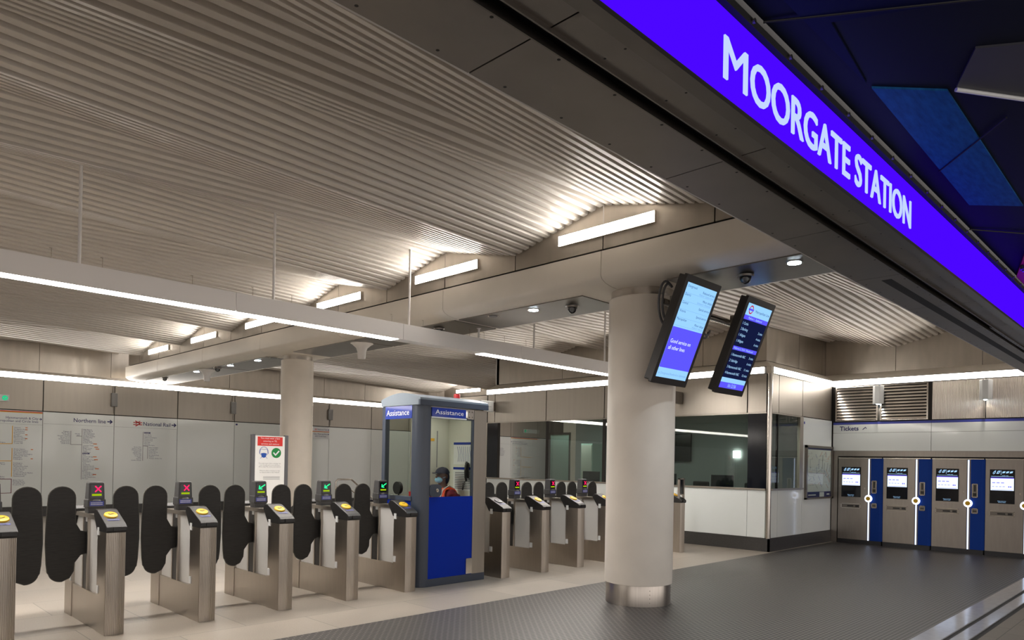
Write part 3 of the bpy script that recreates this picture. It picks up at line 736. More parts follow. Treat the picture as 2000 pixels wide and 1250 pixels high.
def gate(k, label, state, left=True, right=True, grey=False, shiftx=0.0):
    cx = 2.10 + PITCH * k + shiftx
    g = thing('ticket_gate', label, 'ticket gate', (cx, GY, 0), 'ticket gates')
    place('lower_panel', once('pl', g_plinth), g)
    for sg in (1, -1):
        place('pedestal', once(('pd', sg), lambda: g_ped(sg)), g)
        hd = place('reader_head', once(('hd', sg), lambda: g_head(sg)), g); bev(hd, 0.006)
        c = grey_pl if grey else yellow_pl
        place('card_reader', once(('dc', sg, grey), lambda: g_disc(sg, c)), hd)
        place('reader_label', once(('lb', sg), lambda: g_label(sg)), hd)
        place('ticket_slot', once(('sl', sg), lambda: g_slot(sg)), hd)
    place('side_panel', once('sd', g_side), g); place('top_rail', once('tr', g_rail), g)
    place('hinge_frame', once('hf', g_bars), g); place('hinge_post', once('hp', g_core), g)
    dh = place('display_head', once('dh', g_display), g); bev(dh, 0.008)
    place('display_screen', once('fc', g_face), dh); place('indicator_bar', once('ib', g_bar), dh)
    place('dome', once('dm', g_dome), dh); place('display_label', once('dl', g_dlabel), dh)
    if state: place('cross_symbol' if state == 'x' else 'arrow_symbol', once(('sy', state), lambda: g_sym(state)), dh)
    for on, mir in ((left, 1), (right, -1)):
        if on:
            p = place('paddle', once(('pa', mir), lambda: g_paddle(mir)), g); p.location = (-0.055 * mir, 0.0, 0)
    for sx in (-1, 1):
        for y in (-0.455, 0.455):
            for z in (0.395, 0.935):
                o = place('sensor', once('sn', g_sensor), g); o.location = (sx * 0.0855, y, z)
    o = place('sensor', once('sn', g_sensor), dh); o.location = (-0.072, -0.03, 1.03)
    return g
gate(-1, 'steel ticket gate with its paddle in front of the coloured route map panel', 'x')
gate(0, 'steel ticket gate with a red cross, in front of the Northern line panel', 'x')
gate(1, 'steel ticket gate with a red cross, in front of the National Rail panel', 'x')
gate(2, 'steel ticket gate with a green arrow, in front of the face covering poster', 'a')
gate(3, 'steel ticket gate with a green arrow, middle one of the three green ones', 'a')
gate(4, 'steel ticket gate with a green arrow, beside the windowed side of the assistance booth', 'a', right=False)
gate(6, 'steel ticket gate with a grey reader disc, beside the steel side of the assistance booth', None, left=False, grey=True)
gate(7, 'steel ticket gate with a red cross, next after the grey reader gate', 'x')
gate(8, 'steel ticket gate with a red cross, second after the grey reader gate', 'x')
gate(9, 'steel ticket gate mostly hidden behind the large round column, past the red crosses', 'x')
gate(12, 'steel ticket gate seen between the large round column and the office window', None, shiftx=-0.34)
lastg = [o for o in bpy.data.objects if o.name.startswith('ticket_gate')][-1]
m = MB().box((11.80, 7.19, 0.95), (11.825, 7.23, 1.40)).box((11.955, 7.19, 0.95), (11.985, 7.23, 1.40)).box((11.80, 7.19, 1.375), (11.985, 7.23, 1.40)).box((11.825, 7.19, 1.08), (11.955, 7.23, 1.10))
m.build('end_frame', steel_gate, lastg)
MB().box((11.825, 7.205, 1.10), (11.955, 7.215, 1.375)).build('end_screen', screen_black, lastg)
# ================================================================== ASSISTANCE BOOTH
bo = thing('assistance_booth', 'blue and grey assistance booth with windows standing in the line of ticket gates', 'booth', (6.25, 7.67, 0))
x0, x1, y0, y1 = 5.66, 6.835, 7.26, 8.09
def booth_plan(z0, z1, ins=0.0):
    return [(x0 + 0.17, y0), (x1, y0), (x1, y1), (x0, y1), (x0, y0 + 0.17)] + [(x0 + 0.17 - 0.17 * math.cos(a), y0 + 0.17 - 0.17 * math.sin(a)) for a in [math.pi / 2 * i / 7 for i in range(1, 7)]]
m = MB(); m.ext(booth_plan(0, 1), (0, 0, 0.002), X, Y, Z, 0.10); m.build('plinth', frame_grey, bo)
m = MB(); post = [(x0 + 0.17, y0), (x0 + 0.17, y0 + 0.05), (x0 + 0.05, y0 + 0.17), (x0, y0 + 0.17)] + [(x0 + 0.17 - 0.17 * math.cos(a), y0 + 0.17 - 0.17 * math.sin(a)) for a in [math.pi / 2 * i / 9 for i in range(1, 9)]]
m.ext(post, (0, 0, 0.10), X, Y, Z, 2.28); m.build('corner_post', frame_grey, bo, smooth=True)
MB().box((x0, y1 - 0.07, 0.10), (x0 + 0.07, y1, 2.38)).build('rear_post', frame_grey, bo)
MB().box((6.60, y0, 0.10), (x1, y0 + 0.05, 2.355)).box((x1 - 0.02, y0 + 0.05, 0.10), (x1, y1, 2.355)).build('steel_side', steel, bo, bevel=0.004)
MB().box((x0 + 0.17, y0 + 0.01, 0.10), (6.60, y0 + 0.035, 1.17)).build('front_panel', booth_blue, bo)
MB().box((x0 + 0.012, y0 + 0.17, 0.10), (x0 + 0.035, y1 - 0.07, 1.12)).build('side_panel', booth_blue, bo)
MB().box((x0 - 0.012, y0 + 0.15, 1.12), (x0 + 0.10, y1 - 0.02, 1.175)).build('side_sill', frame_grey, bo)
MB().box((x0 + 0.17, y0 + 0.008, 1.17), (x0 + 0.185, y0 + 0.04, 2.34)).box((6.575, y0 + 0.008, 1.17), (6.60, y0 + 0.04, 2.34)).box((x0 + 0.185, y0 + 0.008, 2.205), (6.575, y0 + 0.04, 2.24)).build('door_frame', frame_grey, bo)
MB().add([(x0 + 0.185, y0 + 0.02, 1.17), (6.575, y0 + 0.02, 1.17), (6.575, y0 + 0.02, 2.205), (x0 + 0.185, y0 + 0.02, 2.205)], [(0, 1, 2, 3)]).build('front_window', glass_b, bo)
MB().add([(x0 + 0.02, y1 - 0.07, 1.175), (x0 + 0.02, y0 + 0.17, 1.175), (x0 + 0.02, y0 + 0.17, 2.19), (x0 + 0.02, y1 - 0.07, 2.19)], [(0, 1, 2, 3)]).build('side_window', glass_b, bo)
fs = MB().box((x0 + 0.19, y0 - 0.004, 2.225), (6.44, y0 + 0.02, 2.345)).build('front_sign', sign_blue, bo)
MB().text('Assistance', (x0 + 0.245, y0 - 0.0055, 2.262), X, Z, 0.058, width=0.49, bold=0.004).build('lettering', white_p, fs)
MB().box((x0 + 0.18, y0 - 0.006, 2.208), (6.45, y0 + 0.02, 2.224)).build('sign_tray', white_pl, bo)
ss = MB().box((x0 - 0.004, y0 + 0.17, 2.195), (x0 + 0.03, y1 - 0.07, 2.365)).build('side_sign', sign_blue, bo)
MB().text('Assistance', (x0 - 0.0055, y1 - 0.10, 2.24), UM, Z, 0.075, width=0.50, bold=0.004).build('lettering', white_p, ss)
m = MB(); m.box((6.465, y0 - 0.006, 2.222), (6.585, y0 + 0.02, 2.35)).m(1)
for (a, c) in ((6.50, 2.25), (6.55, 2.25), (6.50, 2.32), (6.55, 2.32)): m.cyl((a, y0 - 0.006, c), (a, y0 - 0.011, c), 0.008, n=10)
m.build('hinge', [steel_bright, steel_dark], bo)
m = MB(); m.box((6.49, y0 - 0.004, 0.11), (6.598, y0 + 0.02, 0.32)); m.build('hinge', steel_bright, bo)
lk = MB().ext(rr(0.20, 0.165, 0.06, 5, x0 + 0.27, 1.255), (0, y0 - 0.012, 0), X, Z, Y, 0.03).build('lock_case', frame_grey, bo)
MB().cyl((x0 + 0.29, y0 - 0.02, 1.26), (x0 + 0.29, y0 - 0.012, 1.26), 0.022, n=20).tube([(x0 + 0.29, y0 - 0.022, 1.265), (x0 + 0.29, y0 - 0.04, 1.255), (x0 + 0.275, y0 - 0.04, 1.235)], 0.008).build('handle', steel_bright, lk, smooth=True)
# curved roof: arch along y
arch = [(y0 - 0.012, 2.37), (y0 - 0.012, 2.46)] + [(y0 - 0.012 + (y1 - y0 + 0.03) * i / 14, 2.46 + 0.075 * math.sin(math.pi * i / 14)) for i in range(1, 14)] + [(y1 + 0.018, 2.46), (y1 + 0.018, 2.37)]
m = MB(); m.ext(arch, (x0 - 0.012, 0, 0), Y, Z, X, x1 - x0 + 0.024); m.build('roof', booth_roof, bo, smooth=True)
m = MB(); m.box((x0 - 0.016, y0 - 0.016, 2.365), (x1 + 0.014, y0 + 0.02, 2.435)); m.build('roof_trim', frame_grey, bo)
# lining and fittings inside
MB().box((x0 + 0.07, y1 - 0.05, 0.10), (x1 - 0.02, y1 - 0.03, 1.17)).box((6.12, y1 - 0.05, 1.17), (x1 - 0.02, y1 - 0.03, 2.37)).build('back_lining', cream_in, bo)
MB().add([(x0 + 0.07, y1 - 0.04, 1.17), (6.12, y1 - 0.04, 1.17), (6.12, y1 - 0.04, 2.37), (x0 + 0.07, y1 - 0.04, 2.37)], [(0, 1, 2, 3)]).build('back_window', glass_b, bo)
MB().box((x1 - 0.03, y0 + 0.05, 0.10), (x1 - 0.02, y1 - 0.05, 2.37)).build('side_lining', cream_in, bo)
MB().box((x0 + 0.07, y0 + 0.06, 2.34), (x1 - 0.03, y1 - 0.06, 2.365)).build('ceiling_lining', cream_in, bo)
MB().box((6.0, 7.55, 2.325), (6.5, 7.75, 2.338)).build('lamp', booth_e, bo)
MB().box((x0 + 0.04, y0 + 0.10, 1.06), (6.12, y1 - 0.08, 1.09)).build('desk', frame_grey, bo)
MB().box((6.45, y1 - 0.058, 1.93), (6.53, y1 - 0.05, 1.97)).build('yellow_notice', yellow_ink, bo)
MB().box((6.58, y1 - 0.06, 1.55), (6.586, y1 - 0.05, 2.08)).build('panel_seam', grey_ink, bo)
pn = MB().box((x1 - 0.034, 7.42, 1.60), (x1 - 0.03, 7.92, 1.92)).build('wall_notice', paper, bo)
m = MB().box((x1 - 0.036, 7.42, 1.885), (x1 - 0.033, 7.92, 1.92)).m(1)
for i in range(9): m.tube([(x1 - 0.036, 7.5 + 0.04 * i, 1.64), (x1 - 0.036, 7.52 + 0.035 * i, 1.75 + 0.03 * math.sin(i * 2)), (x1 - 0.036, 7.48 + 0.045 * i, 1.86)], 0.002, 4)
m.build('print', [sign_blue, label_blue], pn)
pn = MB().box((x1 - 0.034, 7.42, 1.22), (x1 - 0.03, 7.92, 1.56)).build('wall_notice', paper, bo)
m = MB().box((x1 - 0.036, 7.42, 1.525), (x1 - 0.033, 7.92, 1.56)).m(1)
for i in range(10): m.box((x1 - 0.036, 7.46, 1.25 + 0.025 * i), (x1 - 0.033, 7.88, 1.262 + 0.025 * i))
m.build('print', [sign_blue, grey_ink], pn)
ph = thing('telephone', 'black wall telephone with a hanging cord inside the assistance booth', 'telephone', (6.79, 7.60, 1.4))
MB().box((6.760, 7.565, 1.41), (6.795, 7.625, 1.63)).build('cradle', black_pl, ph, bevel=0.008)
MB().tube([(6.755, 7.575, 1.37), (6.735, 7.575, 1.41), (6.728, 7.575, 1.50), (6.735, 7.575, 1.58), (6.755, 7.575, 1.64)], 0.016, 10).build('handset', black_pl, ph, smooth=True)
P = []
for i in range(60):
    t = i / 59; P.append((6.750 - 0.03 * math.sin(t * math.pi) + 0.006 * math.cos(i * 1.6), 7.59 + 0.05 * t + 0.006 * math.sin(i * 1.6), 1.39 - 0.15 * math.sin(t * math.pi * 0.9)))
MB().tube(P, 0.004, 5).build('cord', black_pl, ph)
cp = thing('cup', 'red drinking cup standing on the booth desk behind the side window', 'cup', (5.90, 7.72, 1.09))
MB().lathe([(0.033, 0), (0.042, 0.115), (0.043, 0.12)], (5.90, 7.72, 1.091), 24).build('body', red_ink, cp, smooth=True)
MB().lathe([(0.045, 0.12), (0.045, 0.13), (0.038, 0.135)], (5.90, 7.72, 1.091), 24).build('lid', red_pl, cp, smooth=True)
fn = thing('desk_fan', 'dark round desk fan behind the side window of the booth', 'fan', (5.78, 7.90, 1.09))
MB().lathe([(0.05, 0), (0.05, 0.015), (0.012, 0.02), (0.012, 0.10)], (5.79, 7.87, 1.091), 20).build('stand', black_pl, fn, smooth=True)
MB().cyl((5.755, 7.87, 1.27), (5.80, 7.87, 1.27), 0.085, n=28).build('cage', black_pl, fn, smooth=True)
bc = thing('beacon', 'red warning beacon standing on the roof of the assistance booth', 'beacon', (6.74, 7.80, 2.52))
MB().lathe([(0.050, 0), (0.050, 0.015)], (6.74, 7.80, 2.526), 24).build('base', frame_grey, bc, smooth=True)
MB().lathe([(0.045, 0.015), (0.047, 0.08), (0.043, 0.088)], (6.74, 7.80, 2.526), 24).build('lens', red_pl, bc, smooth=True)
# ================================================================== PERSON IN THE BOOTH (seated, facing -x)
st = thing('stool', 'dark round stool under the seated person in the booth', 'stool', (6.52, 7.76, 0.104))
MB().lathe([(0.15, 0.42), (0.16, 0.43), (0.16, 0.455), (0.14, 0.465)], (6.52, 7.76, 0.104), 28).build('seat', black_pl, st, smooth=True)
MB().lathe([(0.16, 0.0), (0.16, 0.015), (0.025, 0.03), (0.025, 0.42)], (6.52, 7.76, 0.104), 24).build('stem', steel_bright, st, smooth=True)
pe = thing('person', 'person seated in the booth in navy cap, pale blue face mask and orange hi-vis vest', 'person', (6.52, 7.76, 0.66))
def skinned(name, verts, edges, radii, mats, parent, root=0, sub=2):
    off = wloc(parent)
    me = bpy.data.meshes.new(name); me.from_pydata([tuple(Vector(v) - off) for v in verts], edges, [])
    o = bpy.data.objects.new(name, me); COL.objects.link(o); o.parent = parent; LOC[o.name] = Vector(off)
    sm = o.modifiers.new('skin', 'SKIN'); sm.use_smooth_shade = True
    for i, r in enumerate(radii):
        sv = me.skin_vertices[0].data[i]; sv.radius = (r, r) if not isinstance(r, tuple) else r
        sv.use_root = (i == root)
    su = o.modifiers.new('sub', 'SUBSURF'); su.levels = sub; su.render_levels = sub
    me.materials.append(mats)
    return o
cx, cy = 6.52, 7.76
V = [(cx, cy, 0.74), (cx - 0.01, cy, 0.92), (cx - 0.03, cy, 1.10), (cx - 0.035, cy, 1.20), (cx - 0.045, cy, 1.285), (cx - 0.06, cy, 1.36), (cx - 0.065, cy, 1.44), (cx - 0.06, cy, 1.50),
     (cx + 0.03, cy + 0.17, 1.175), (cx + 0.03, cy + 0.22, 0.95), (cx - 0.24, cy + 0.15, 1.085), (cx - 0.36, cy + 0.11, 1.11),
     (cx + 0.03, cy - 0.17, 1.175), (cx + 0.03, cy - 0.22, 0.95), (cx - 0.24, cy - 0.15, 1.085), (cx - 0.36, cy - 0.11, 1.11),
     (cx - 0.40, cy + 0.10, 0.73), (cx - 0.42, cy + 0.11, 0.42), (cx - 0.42, cy + 0.11, 0.16), (cx - 0.53, cy + 0.11, 0.14),
     (cx - 0.40, cy - 0.10, 0.73), (cx - 0.42, cy - 0.11, 0.42), (cx - 0.42, cy - 0.11, 0.16), (cx - 0.53, cy - 0.11, 0.14)]
Ed = [(0, 1), (1, 2), (2, 3), (3, 4), (4, 5), (5, 6), (6, 7), (3, 8), (8, 9), (9, 10), (10, 11), (3, 12), (12, 13), (13, 14), (14, 15),
      (0, 16), (16, 17), (17, 18), (18, 19), (0, 20), (20, 21), (21, 22), (22, 23)]
Rr = [0.13, 0.125, 0.135, 0.11, 0.055, 0.068, 0.088, 0.07, 0.065, 0.048, 0.036, 0.024, 0.065, 0.048, 0.036, 0.024, 0.072, 0.052, 0.036, 0.032, 0.072, 0.052, 0.036, 0.032]
skinned('body', V, Ed, Rr, skin_m, pe)
Vc = V[:4] + [V[8], V[9], (cx - 0.25, cy + 0.15, 1.07), V[12], V[13], (cx - 0.25, cy - 0.15, 1.07), (cx - 0.045, cy, 1.27)]
skinned('jacket', Vc, [(0, 1), (1, 2), (2, 3), (3, 4), (4, 5), (5, 6), (3, 7), (7, 8), (8, 9), (3, 10)], [0.15, 0.145, 0.15, 0.122, 0.066, 0.058, 0.047, 0.066, 0.058, 0.047, 0.078], maroon, pe)
Vv = [(cx, cy, 0.80), (cx - 0.02, cy, 0.94), (cx - 0.05, cy, 1.09), (cx - 0.045, cy, 1.19), (cx - 0.025, cy + 0.125, 1.195), (cx - 0.025, cy - 0.125, 1.195)]
ve = skinned('vest', Vv, [(0, 1), (1, 2), (2, 3), (3, 4), (3, 5)], [0.185, 0.190, 0.196, 0.160, 0.10, 0.10], hivis, pe)
m = MB()
for sy in (-1, 1):
    m.tube([(cx - 0.20, cy + sy * 0.12, 0.97), (cx - 0.205, cy + sy * 0.125, 1.10), (cx - 0.15, cy + sy * 0.125, 1.245), (cx - 0.04, cy + sy * 0.125, 1.302), (cx + 0.07, cy + sy * 0.12, 1.25), (cx + 0.14, cy + sy * 0.11, 1.10)], 0.009, 8)
m.build('reflective_tape', silver, pe, smooth=True)
V2 = [V[0], V[16], V[17], V[18], V[20], V[21], V[22]]
skinned('trousers', V2, [(0, 1), (1, 2), (2, 3), (0, 4), (4, 5), (5, 6)], [0.145, 0.085, 0.066, 0.055, 0.085, 0.066, 0.055], trouser, pe)
for sy in (-1, 1):
    skinned('shoe', [(cx - 0.40, cy + sy * 0.11, 0.15), (cx - 0.48, cy + sy * 0.11, 0.147), (cx - 0.58, cy + sy * 0.11, 0.14)], [(0, 1), (1, 2)], [0.042, 0.042, 0.032], black_pl, pe)
# head details
hx, hy, hz = cx - 0.065, cy, 1.435
def ell(m, c, r, n=16, k=10, zmin=-1.0, zmax=1.0):
    vs = []; rows = []
    for j in range(k + 1):
        s_ = zmin + (zmax - zmin) * j / k; q = math.sqrt(max(0.0, 1 - s_ * s_)) if abs(s_) < 1 else 0.02
        rows.append([(c[0] + r[0] * q * math.cos(2 * math.pi * i / n), c[1] + r[1] * q * math.sin(2 * math.pi * i / n), c[2] + r[2] * s_) for i in range(n)])
    for r0 in rows: vs += r0
    fs = [(j * n + i, j * n + (i + 1) % n, (j + 1) * n + (i + 1) % n, (j + 1) * n + i) for j in range(k) for i in range(n)]
    fs += [list(range(n - 1, -1, -1)), [k * n + i for i in range(n)]]
    return m.add(vs, fs)
cpm = ell(MB(), (hx + 0.008, hy, hz + 0.035), (0.108, 0.095, 0.092), 20, 8, 0.0, 0.995)
cpm.ext([(-0.085, -0.075)] + [(-0.085 - 0.085 * math.cos(a), 0.075 * math.sin(a)) for a in [math.pi * (-0.5 + i / 10) for i in range(1, 10)]] + [(-0.085, 0.075)], (hx + 0.01, hy, hz + 0.033), X, Y, Vector((0, 0, 1)), 0.012)
cpm.build('cap', navy_cl, pe, smooth=True)
ell(MB(), (hx + 0.045, hy, hz - 0.02), (0.066, 0.085, 0.115), 18, 10, -1, 0.6).build('hair', navy_cl, pe, smooth=True)
mk = ell(MB(), (hx - 0.055, hy, hz - 0.055), (0.056, 0.060, 0.046), 18, 10, -0.98, 0.92)
for sy in (-1, 1): mk.tube([(hx - 0.04, hy + sy * 0.066, hz - 0.03), (hx + 0.0, hy + sy * 0.088, hz - 0.01), (hx + 0.02, hy + sy * 0.09, hz + 0.005)], 0.0025, 6)
mk.build('face_mask', mask_m, pe, smooth=True)
for sy in (-1, 1):
    ell(MB(), (hx - 0.078, hy + sy * 0.033, hz + 0.018), (0.010, 0.014, 0.008), 10, 6, -0.98, 0.98).build('eye', black_pl, pe, smooth=True)
    ell(MB(), (hx + 0.012, hy + sy * 0.090, hz - 0.005), (0.018, 0.008, 0.03), 10, 6, -0.98, 0.98).build('ear', skin_m, pe, smooth=True)
ell(MB(), (hx - 0.098, hy, hz - 0.012), (0.016, 0.013, 0.022), 10, 6, -0.98, 0.98).build('nose', skin_m, pe, smooth=True)
for sy in (-1, 1):
    hb = Vector((cx - 0.37, cy + sy * 0.11, 1.112))
    for i, L in enumerate((0.062, 0.072, 0.068, 0.055)):
        y = hb.y + (i - 1.5) * 0.017
        skinned('finger', [(hb.x, y, hb.z), (hb.x - 0.03, y, hb.z + 0.006), (hb.x - 0.03 - L * 0.5, y, hb.z), (hb.x - 0.03 - L, y, hb.z - 0.010)], [(0, 1), (1, 2), (2, 3)], [0.010, 0.009, 0.0085, 0.007], skin_m, pe, sub=1)
    skinned('thumb', [(hb.x + 0.01, hb.y - sy * 0.02, hb.z), (hb.x - 0.015, hb.y - sy * 0.042, hb.z), (hb.x - 0.05, hb.y - sy * 0.048, hb.z - 0.004)], [(0, 1), (1, 2)], [0.011, 0.010, 0.008], skin_m, pe, sub=1)
# ================================================================== TICKET MACHINES
XM = 16.385
ml = ['steel and blue ticket machine at the office corner, first of the four', 'steel and blue ticket machine, second from the office corner', 'steel and blue ticket machine, third from the office corner', 'steel and blue ticket machine cut off by the edge of the photo']
def ticket_machine(ya, label, slash):
    """ya: edge nearest the office corner; the front runs towards -y"""
    w = 0.93; yb = ya - w
    g = thing('ticket_machine', label, 'ticket machine', (XM, ya - w / 2, 0), 'ticket machines')
    P = lambda a: ya - a
    MB().box((XM + 0.012, P(0.0), 0.09), (XM + 0.03, P(0.90), 1.87)).build('cabinet', machine_dark, g)
    MB().box((XM, P(0.0), 0.09), (XM + 0.012, P(0.605), 1.87)).build('steel_front', steel_machine, g, bevel=0.003)
    MB().box((XM, P(0.675), 0.09), (XM + 0.012, P(0.86), 1.87)).build('blue_front', machine_blue, g, bevel=0.003)
    MB().ext([(0, 0), (0.03, 0), (0.03, 0.06), (0.012, 0.06)], (XM, P(0.86), 0.09), X, NY, Z, 1.78).build('blue_edge', machine_blue, g)
    MB().box((XM + 0.002, P(0.605), 0.09), (XM + 0.012, P(0.675), 1.87)).build('strip_channel', steel_dark, g)
    MB().box((XM - 0.004, P(0.0), 0.0), (XM + 0.03, P(0.90), 0.088)).build('plinth', machine_dark, g)
    MB().box((XM - 0.02, P(0.0), 1.868), (XM + 0.03, P(0.90), 1.885)).build('top_trim', steel_bright, g)
    MB().box((XM - 0.004, P(0.626), 0.03 + 0.06), (XM + 0.004, P(0.650), 1.855)).build('light_strip', stripe_e, g)
    sc = MB().box((XM - 0.006, P(0.07), 1.02), (XM, P(0.475), 1.68)).build('screen', screen_black, g)
    xs = XM - 0.0075
    m = MB(); m.rect((xs, P(0.085), 1.275), UM, Z, 0.375, 0.245); m.build('bright_panel', scr_white, sc)
    m = MB()
    m.rect((xs - 0.001, P(0.085), 1.505), UM, Z, 0.375, 0.016); m.build('top_bar', scr_violet, sc); m = MB()
    for r, (zz, n_, wd_) in enumerate(((1.415, 3, 0.05), (1.345, 4, 0.035))):
        for i in range(n_): MB().rect((xs - 0.001, P(0.11 + i * (wd_ + 0.022)), zz), UM, Z, wd_, 0.014 if r == 0 else 0.009).build('print', scr_violet, sc)
    for i in range(2): MB().rect((xs - 0.001, P(0.37 + i * 0.03), 1.335), UM, Z, 0.02, 0.026).build('print', scr_violet, sc)
    MB().rect((xs - 0.001, P(0.10), 1.285), UM, Z, 0.34, 0.006).build('print', scr_violet, sc)
    m = MB(); o = (xs, P(0.07), 0)
    m.text('cards only', (xs, P(0.27), 1.555), UM, Z, 0.017, maxw=0.15)
    stroke(m, [(0.05, 1.605), (0.075, 1.64), (0.095, 1.655), (0.085, 1.61), (0.06, 1.59)], 0.009, o, UM, Z)
    stroke(m, [(0.115, 1.60), (0.135, 1.645), (0.165, 1.65), (0.145, 1.605), (0.12, 1.602)], 0.012, o, UM, Z)
    m.rect((xs, P(0.25), 1.575), UM, Z, 0.006, 0.085)
    for i in range(3): m.poly([(0.20 + 0.06 * i, 1.605), (0.245 + 0.06 * i, 1.615), (0.255 + 0.06 * i, 1.648), (0.21 + 0.06 * i, 1.640)], o, UM, Z)
    m.rect((xs, P(0.09), 1.542), UM, Z, 0.36, 0.006)
    m.build('icon', scr_txt, sc); m = MB()
    m.text('Please touch the', (xs, P(0.27), 1.062), UM, Z, 0.014, align='C', maxw=0.17); m.text('screen to start', (xs, P(0.27), 1.040), UM, Z, 0.014, align='C', maxw=0.2)
    m.build('lettering', scr_txt, sc)
    def tray(a, c, z0, z1, nm, parts):
        f = MB(); f.box((XM - 0.014, P(a), z0), (XM, P(a + 0.012), z1)).box((XM - 0.014, P(c - 0.012), z0), (XM, P(c), z1)).box((XM - 0.014, P(a), z0), (XM, P(c), z0 + 0.01)).box((XM - 0.014, P(a), z1 - 0.01), (XM, P(c), z1))
        t = f.build(nm, steel_bright, g)
        MB().box((XM - 0.002, P(a + 0.012), z0 + 0.01), (XM + 0.002, P(c - 0.012), z1 - 0.01)).build('recess', steel_dark, t)
        q = MB()
        for (u0, u1, v0, v1) in parts: q.box((XM - 0.012, P(a + u0), z0 + v0), (XM, P(a + u1), z0 + v1))
        q.build('slot_plate', black_pl, t)
    tray(0.07, 0.475, 0.775, 0.875, 'ticket_tray', [(0.13, 0.26, 0.035, 0.065), (0.30, 0.37, 0.03, 0.07)])
    tray(0.70, 0.80, 1.115, 1.39, 'card_reader', [(0.02, 0.08, 0.03, 0.09), (0.035, 0.065, 0.12, 0.25)])
    tray(0.70, 0.805, 0.80, 0.905, 'receipt_slot', [(0.02, 0.085, 0.04, 0.06)])
    rg = MB(); rg.cyl((XM - 0.012, P(0.638), 1.0), (XM - 0.035, P(0.638), 1.0), 0.078, 0.070, n=40); rg.build('ring', ring_e, g, smooth=True)
    m = MB().cyl((XM - 0.034, P(0.638), 1.0), (XM - 0.040, P(0.638), 1.0), 0.045, n=32); m.build('contactless_reader', yellow_pl, g, smooth=True)
    MB().box((XM - 0.01, P(0.55), 1.20), (XM, P(0.575), 1.235)).build('button', steel_bright, g)
for i in range(4): ticket_machine(5.955 - i * 0.9265, ml[i], i == 2)
# speaker boxes on the ticket wall, given an added lit lens and spot
def wall_speaker(y, label):
    g = thing('speaker_box', label, 'wall lamp', (16.36, y, 3.04), 'speakers over the ticket machines')
    m = MB(); m.ext([(-0.115, 0.0), (-0.10, -0.035), (-0.05, -0.085), (0.05, -0.085), (0.10, -0.035), (0.115, 0.0)], (16.385, y, 3.04), NY, X, Z, 0.39); m.build('case', white_pl, g, bevel=0.008)
    m = MB(); m.cyl((16.345, y, 3.036), (16.345, y, 3.03), 0.03, n=20); m.build('lens', down_e, g)
    MB().box((16.383, y + 0.012, 2.70), (16.398, y + 0.04, 3.05)).build('conduit', steel_bright, g)
    l = bpy.data.lights.new('spot_light', 'SPOT'); l.energy = 14; l.spot_size = 1.9; l.shadow_soft_size = 0.03; l.color = (1, 0.9, 0.78)  # spot added beneath the speaker box
    o = bpy.data.objects.new('spot_light', l); COL.objects.link(o); o.location = (16.345, y, 3.02)
wall_speaker(5.15, 'small white wall speaker with an added light in front of the louvre grilles')
wall_speaker(3.19, 'small white wall speaker with an added light on the ribbed steel panels above the ticket machines')
# ================================================================== POSTER FRAME ON THE OFFICE SIDE WALL
pf = thing('map_poster', 'framed glazed map poster on the white wall beside the ticket machines', 'poster', (15.65, YO - 0.03, 1.0))
m = MB(); m.box((14.93, YO - 0.05, 0.975), (16.37, YO - 0.004, 1.01)).box((14.93, YO - 0.05, 2.07), (16.37, YO - 0.004, 2.12)).box((14.93, YO - 0.05, 0.975), (14.985, YO - 0.004, 2.12)).box((16.32, YO - 0.05, 0.975), (16.37, YO - 0.004, 2.12))
m.build('frame', steel_dark, pf)
pp = MB().box((14.98, YO - 0.02, 1.0), (16.33, YO - 0.012, 2.08)).build('poster', paper, pf)
m = MB(); yq = YO - 0.0215
for i in range(70):
    a = random.uniform(15.03, 16.28); c = random.uniform(1.22, 1.98); L = random.uniform(0.05, 0.25); th = random.choice((0, 0, 45, 90, -45, 20, 70))
    d = Vector((math.cos(math.radians(th)), 0, math.sin(math.radians(th)))) * L
    m.m(i % 4)
    p0 = Vector((a, yq, c)); p1 = p0 + d
    p1.x = min(max(p1.x, 15.02), 16.29); p1.z = min(max(p1.z, 1.2), 2.0)
    if (p1 - p0).length > 0.02: m.tube([p0, p1], 0.0022, 4)
m.build('map_lines', [grey_ink, orange_ink, label_blue, grey_ink], pp)
MB().box((14.985, yq, 1.01), (16.325, yq + 0.001, 1.13)).build('bottom_band', navy_ink, pp)
MB().box((14.985, yq, 2.035), (16.325, yq + 0.001, 2.075)).build('top_band', navy_ink, pp)
for bx in ((15.7, 1.02, 15.95, 1.12), (15.1, 1.05, 15.5, 1.075), (16.1, 1.05, 16.25, 1.085)): MB().box((bx[0], yq - 0.001, bx[1]), (bx[2], yq, bx[3])).build('print', paper, pp)
MB().add([(14.985, YO - 0.04, 1.01), (16.32, YO - 0.04, 1.01), (16.32, YO - 0.04, 2.07), (14.985, YO - 0.04, 2.07)], [(0, 1, 2, 3)]).build('glazing', glass_b, pf)
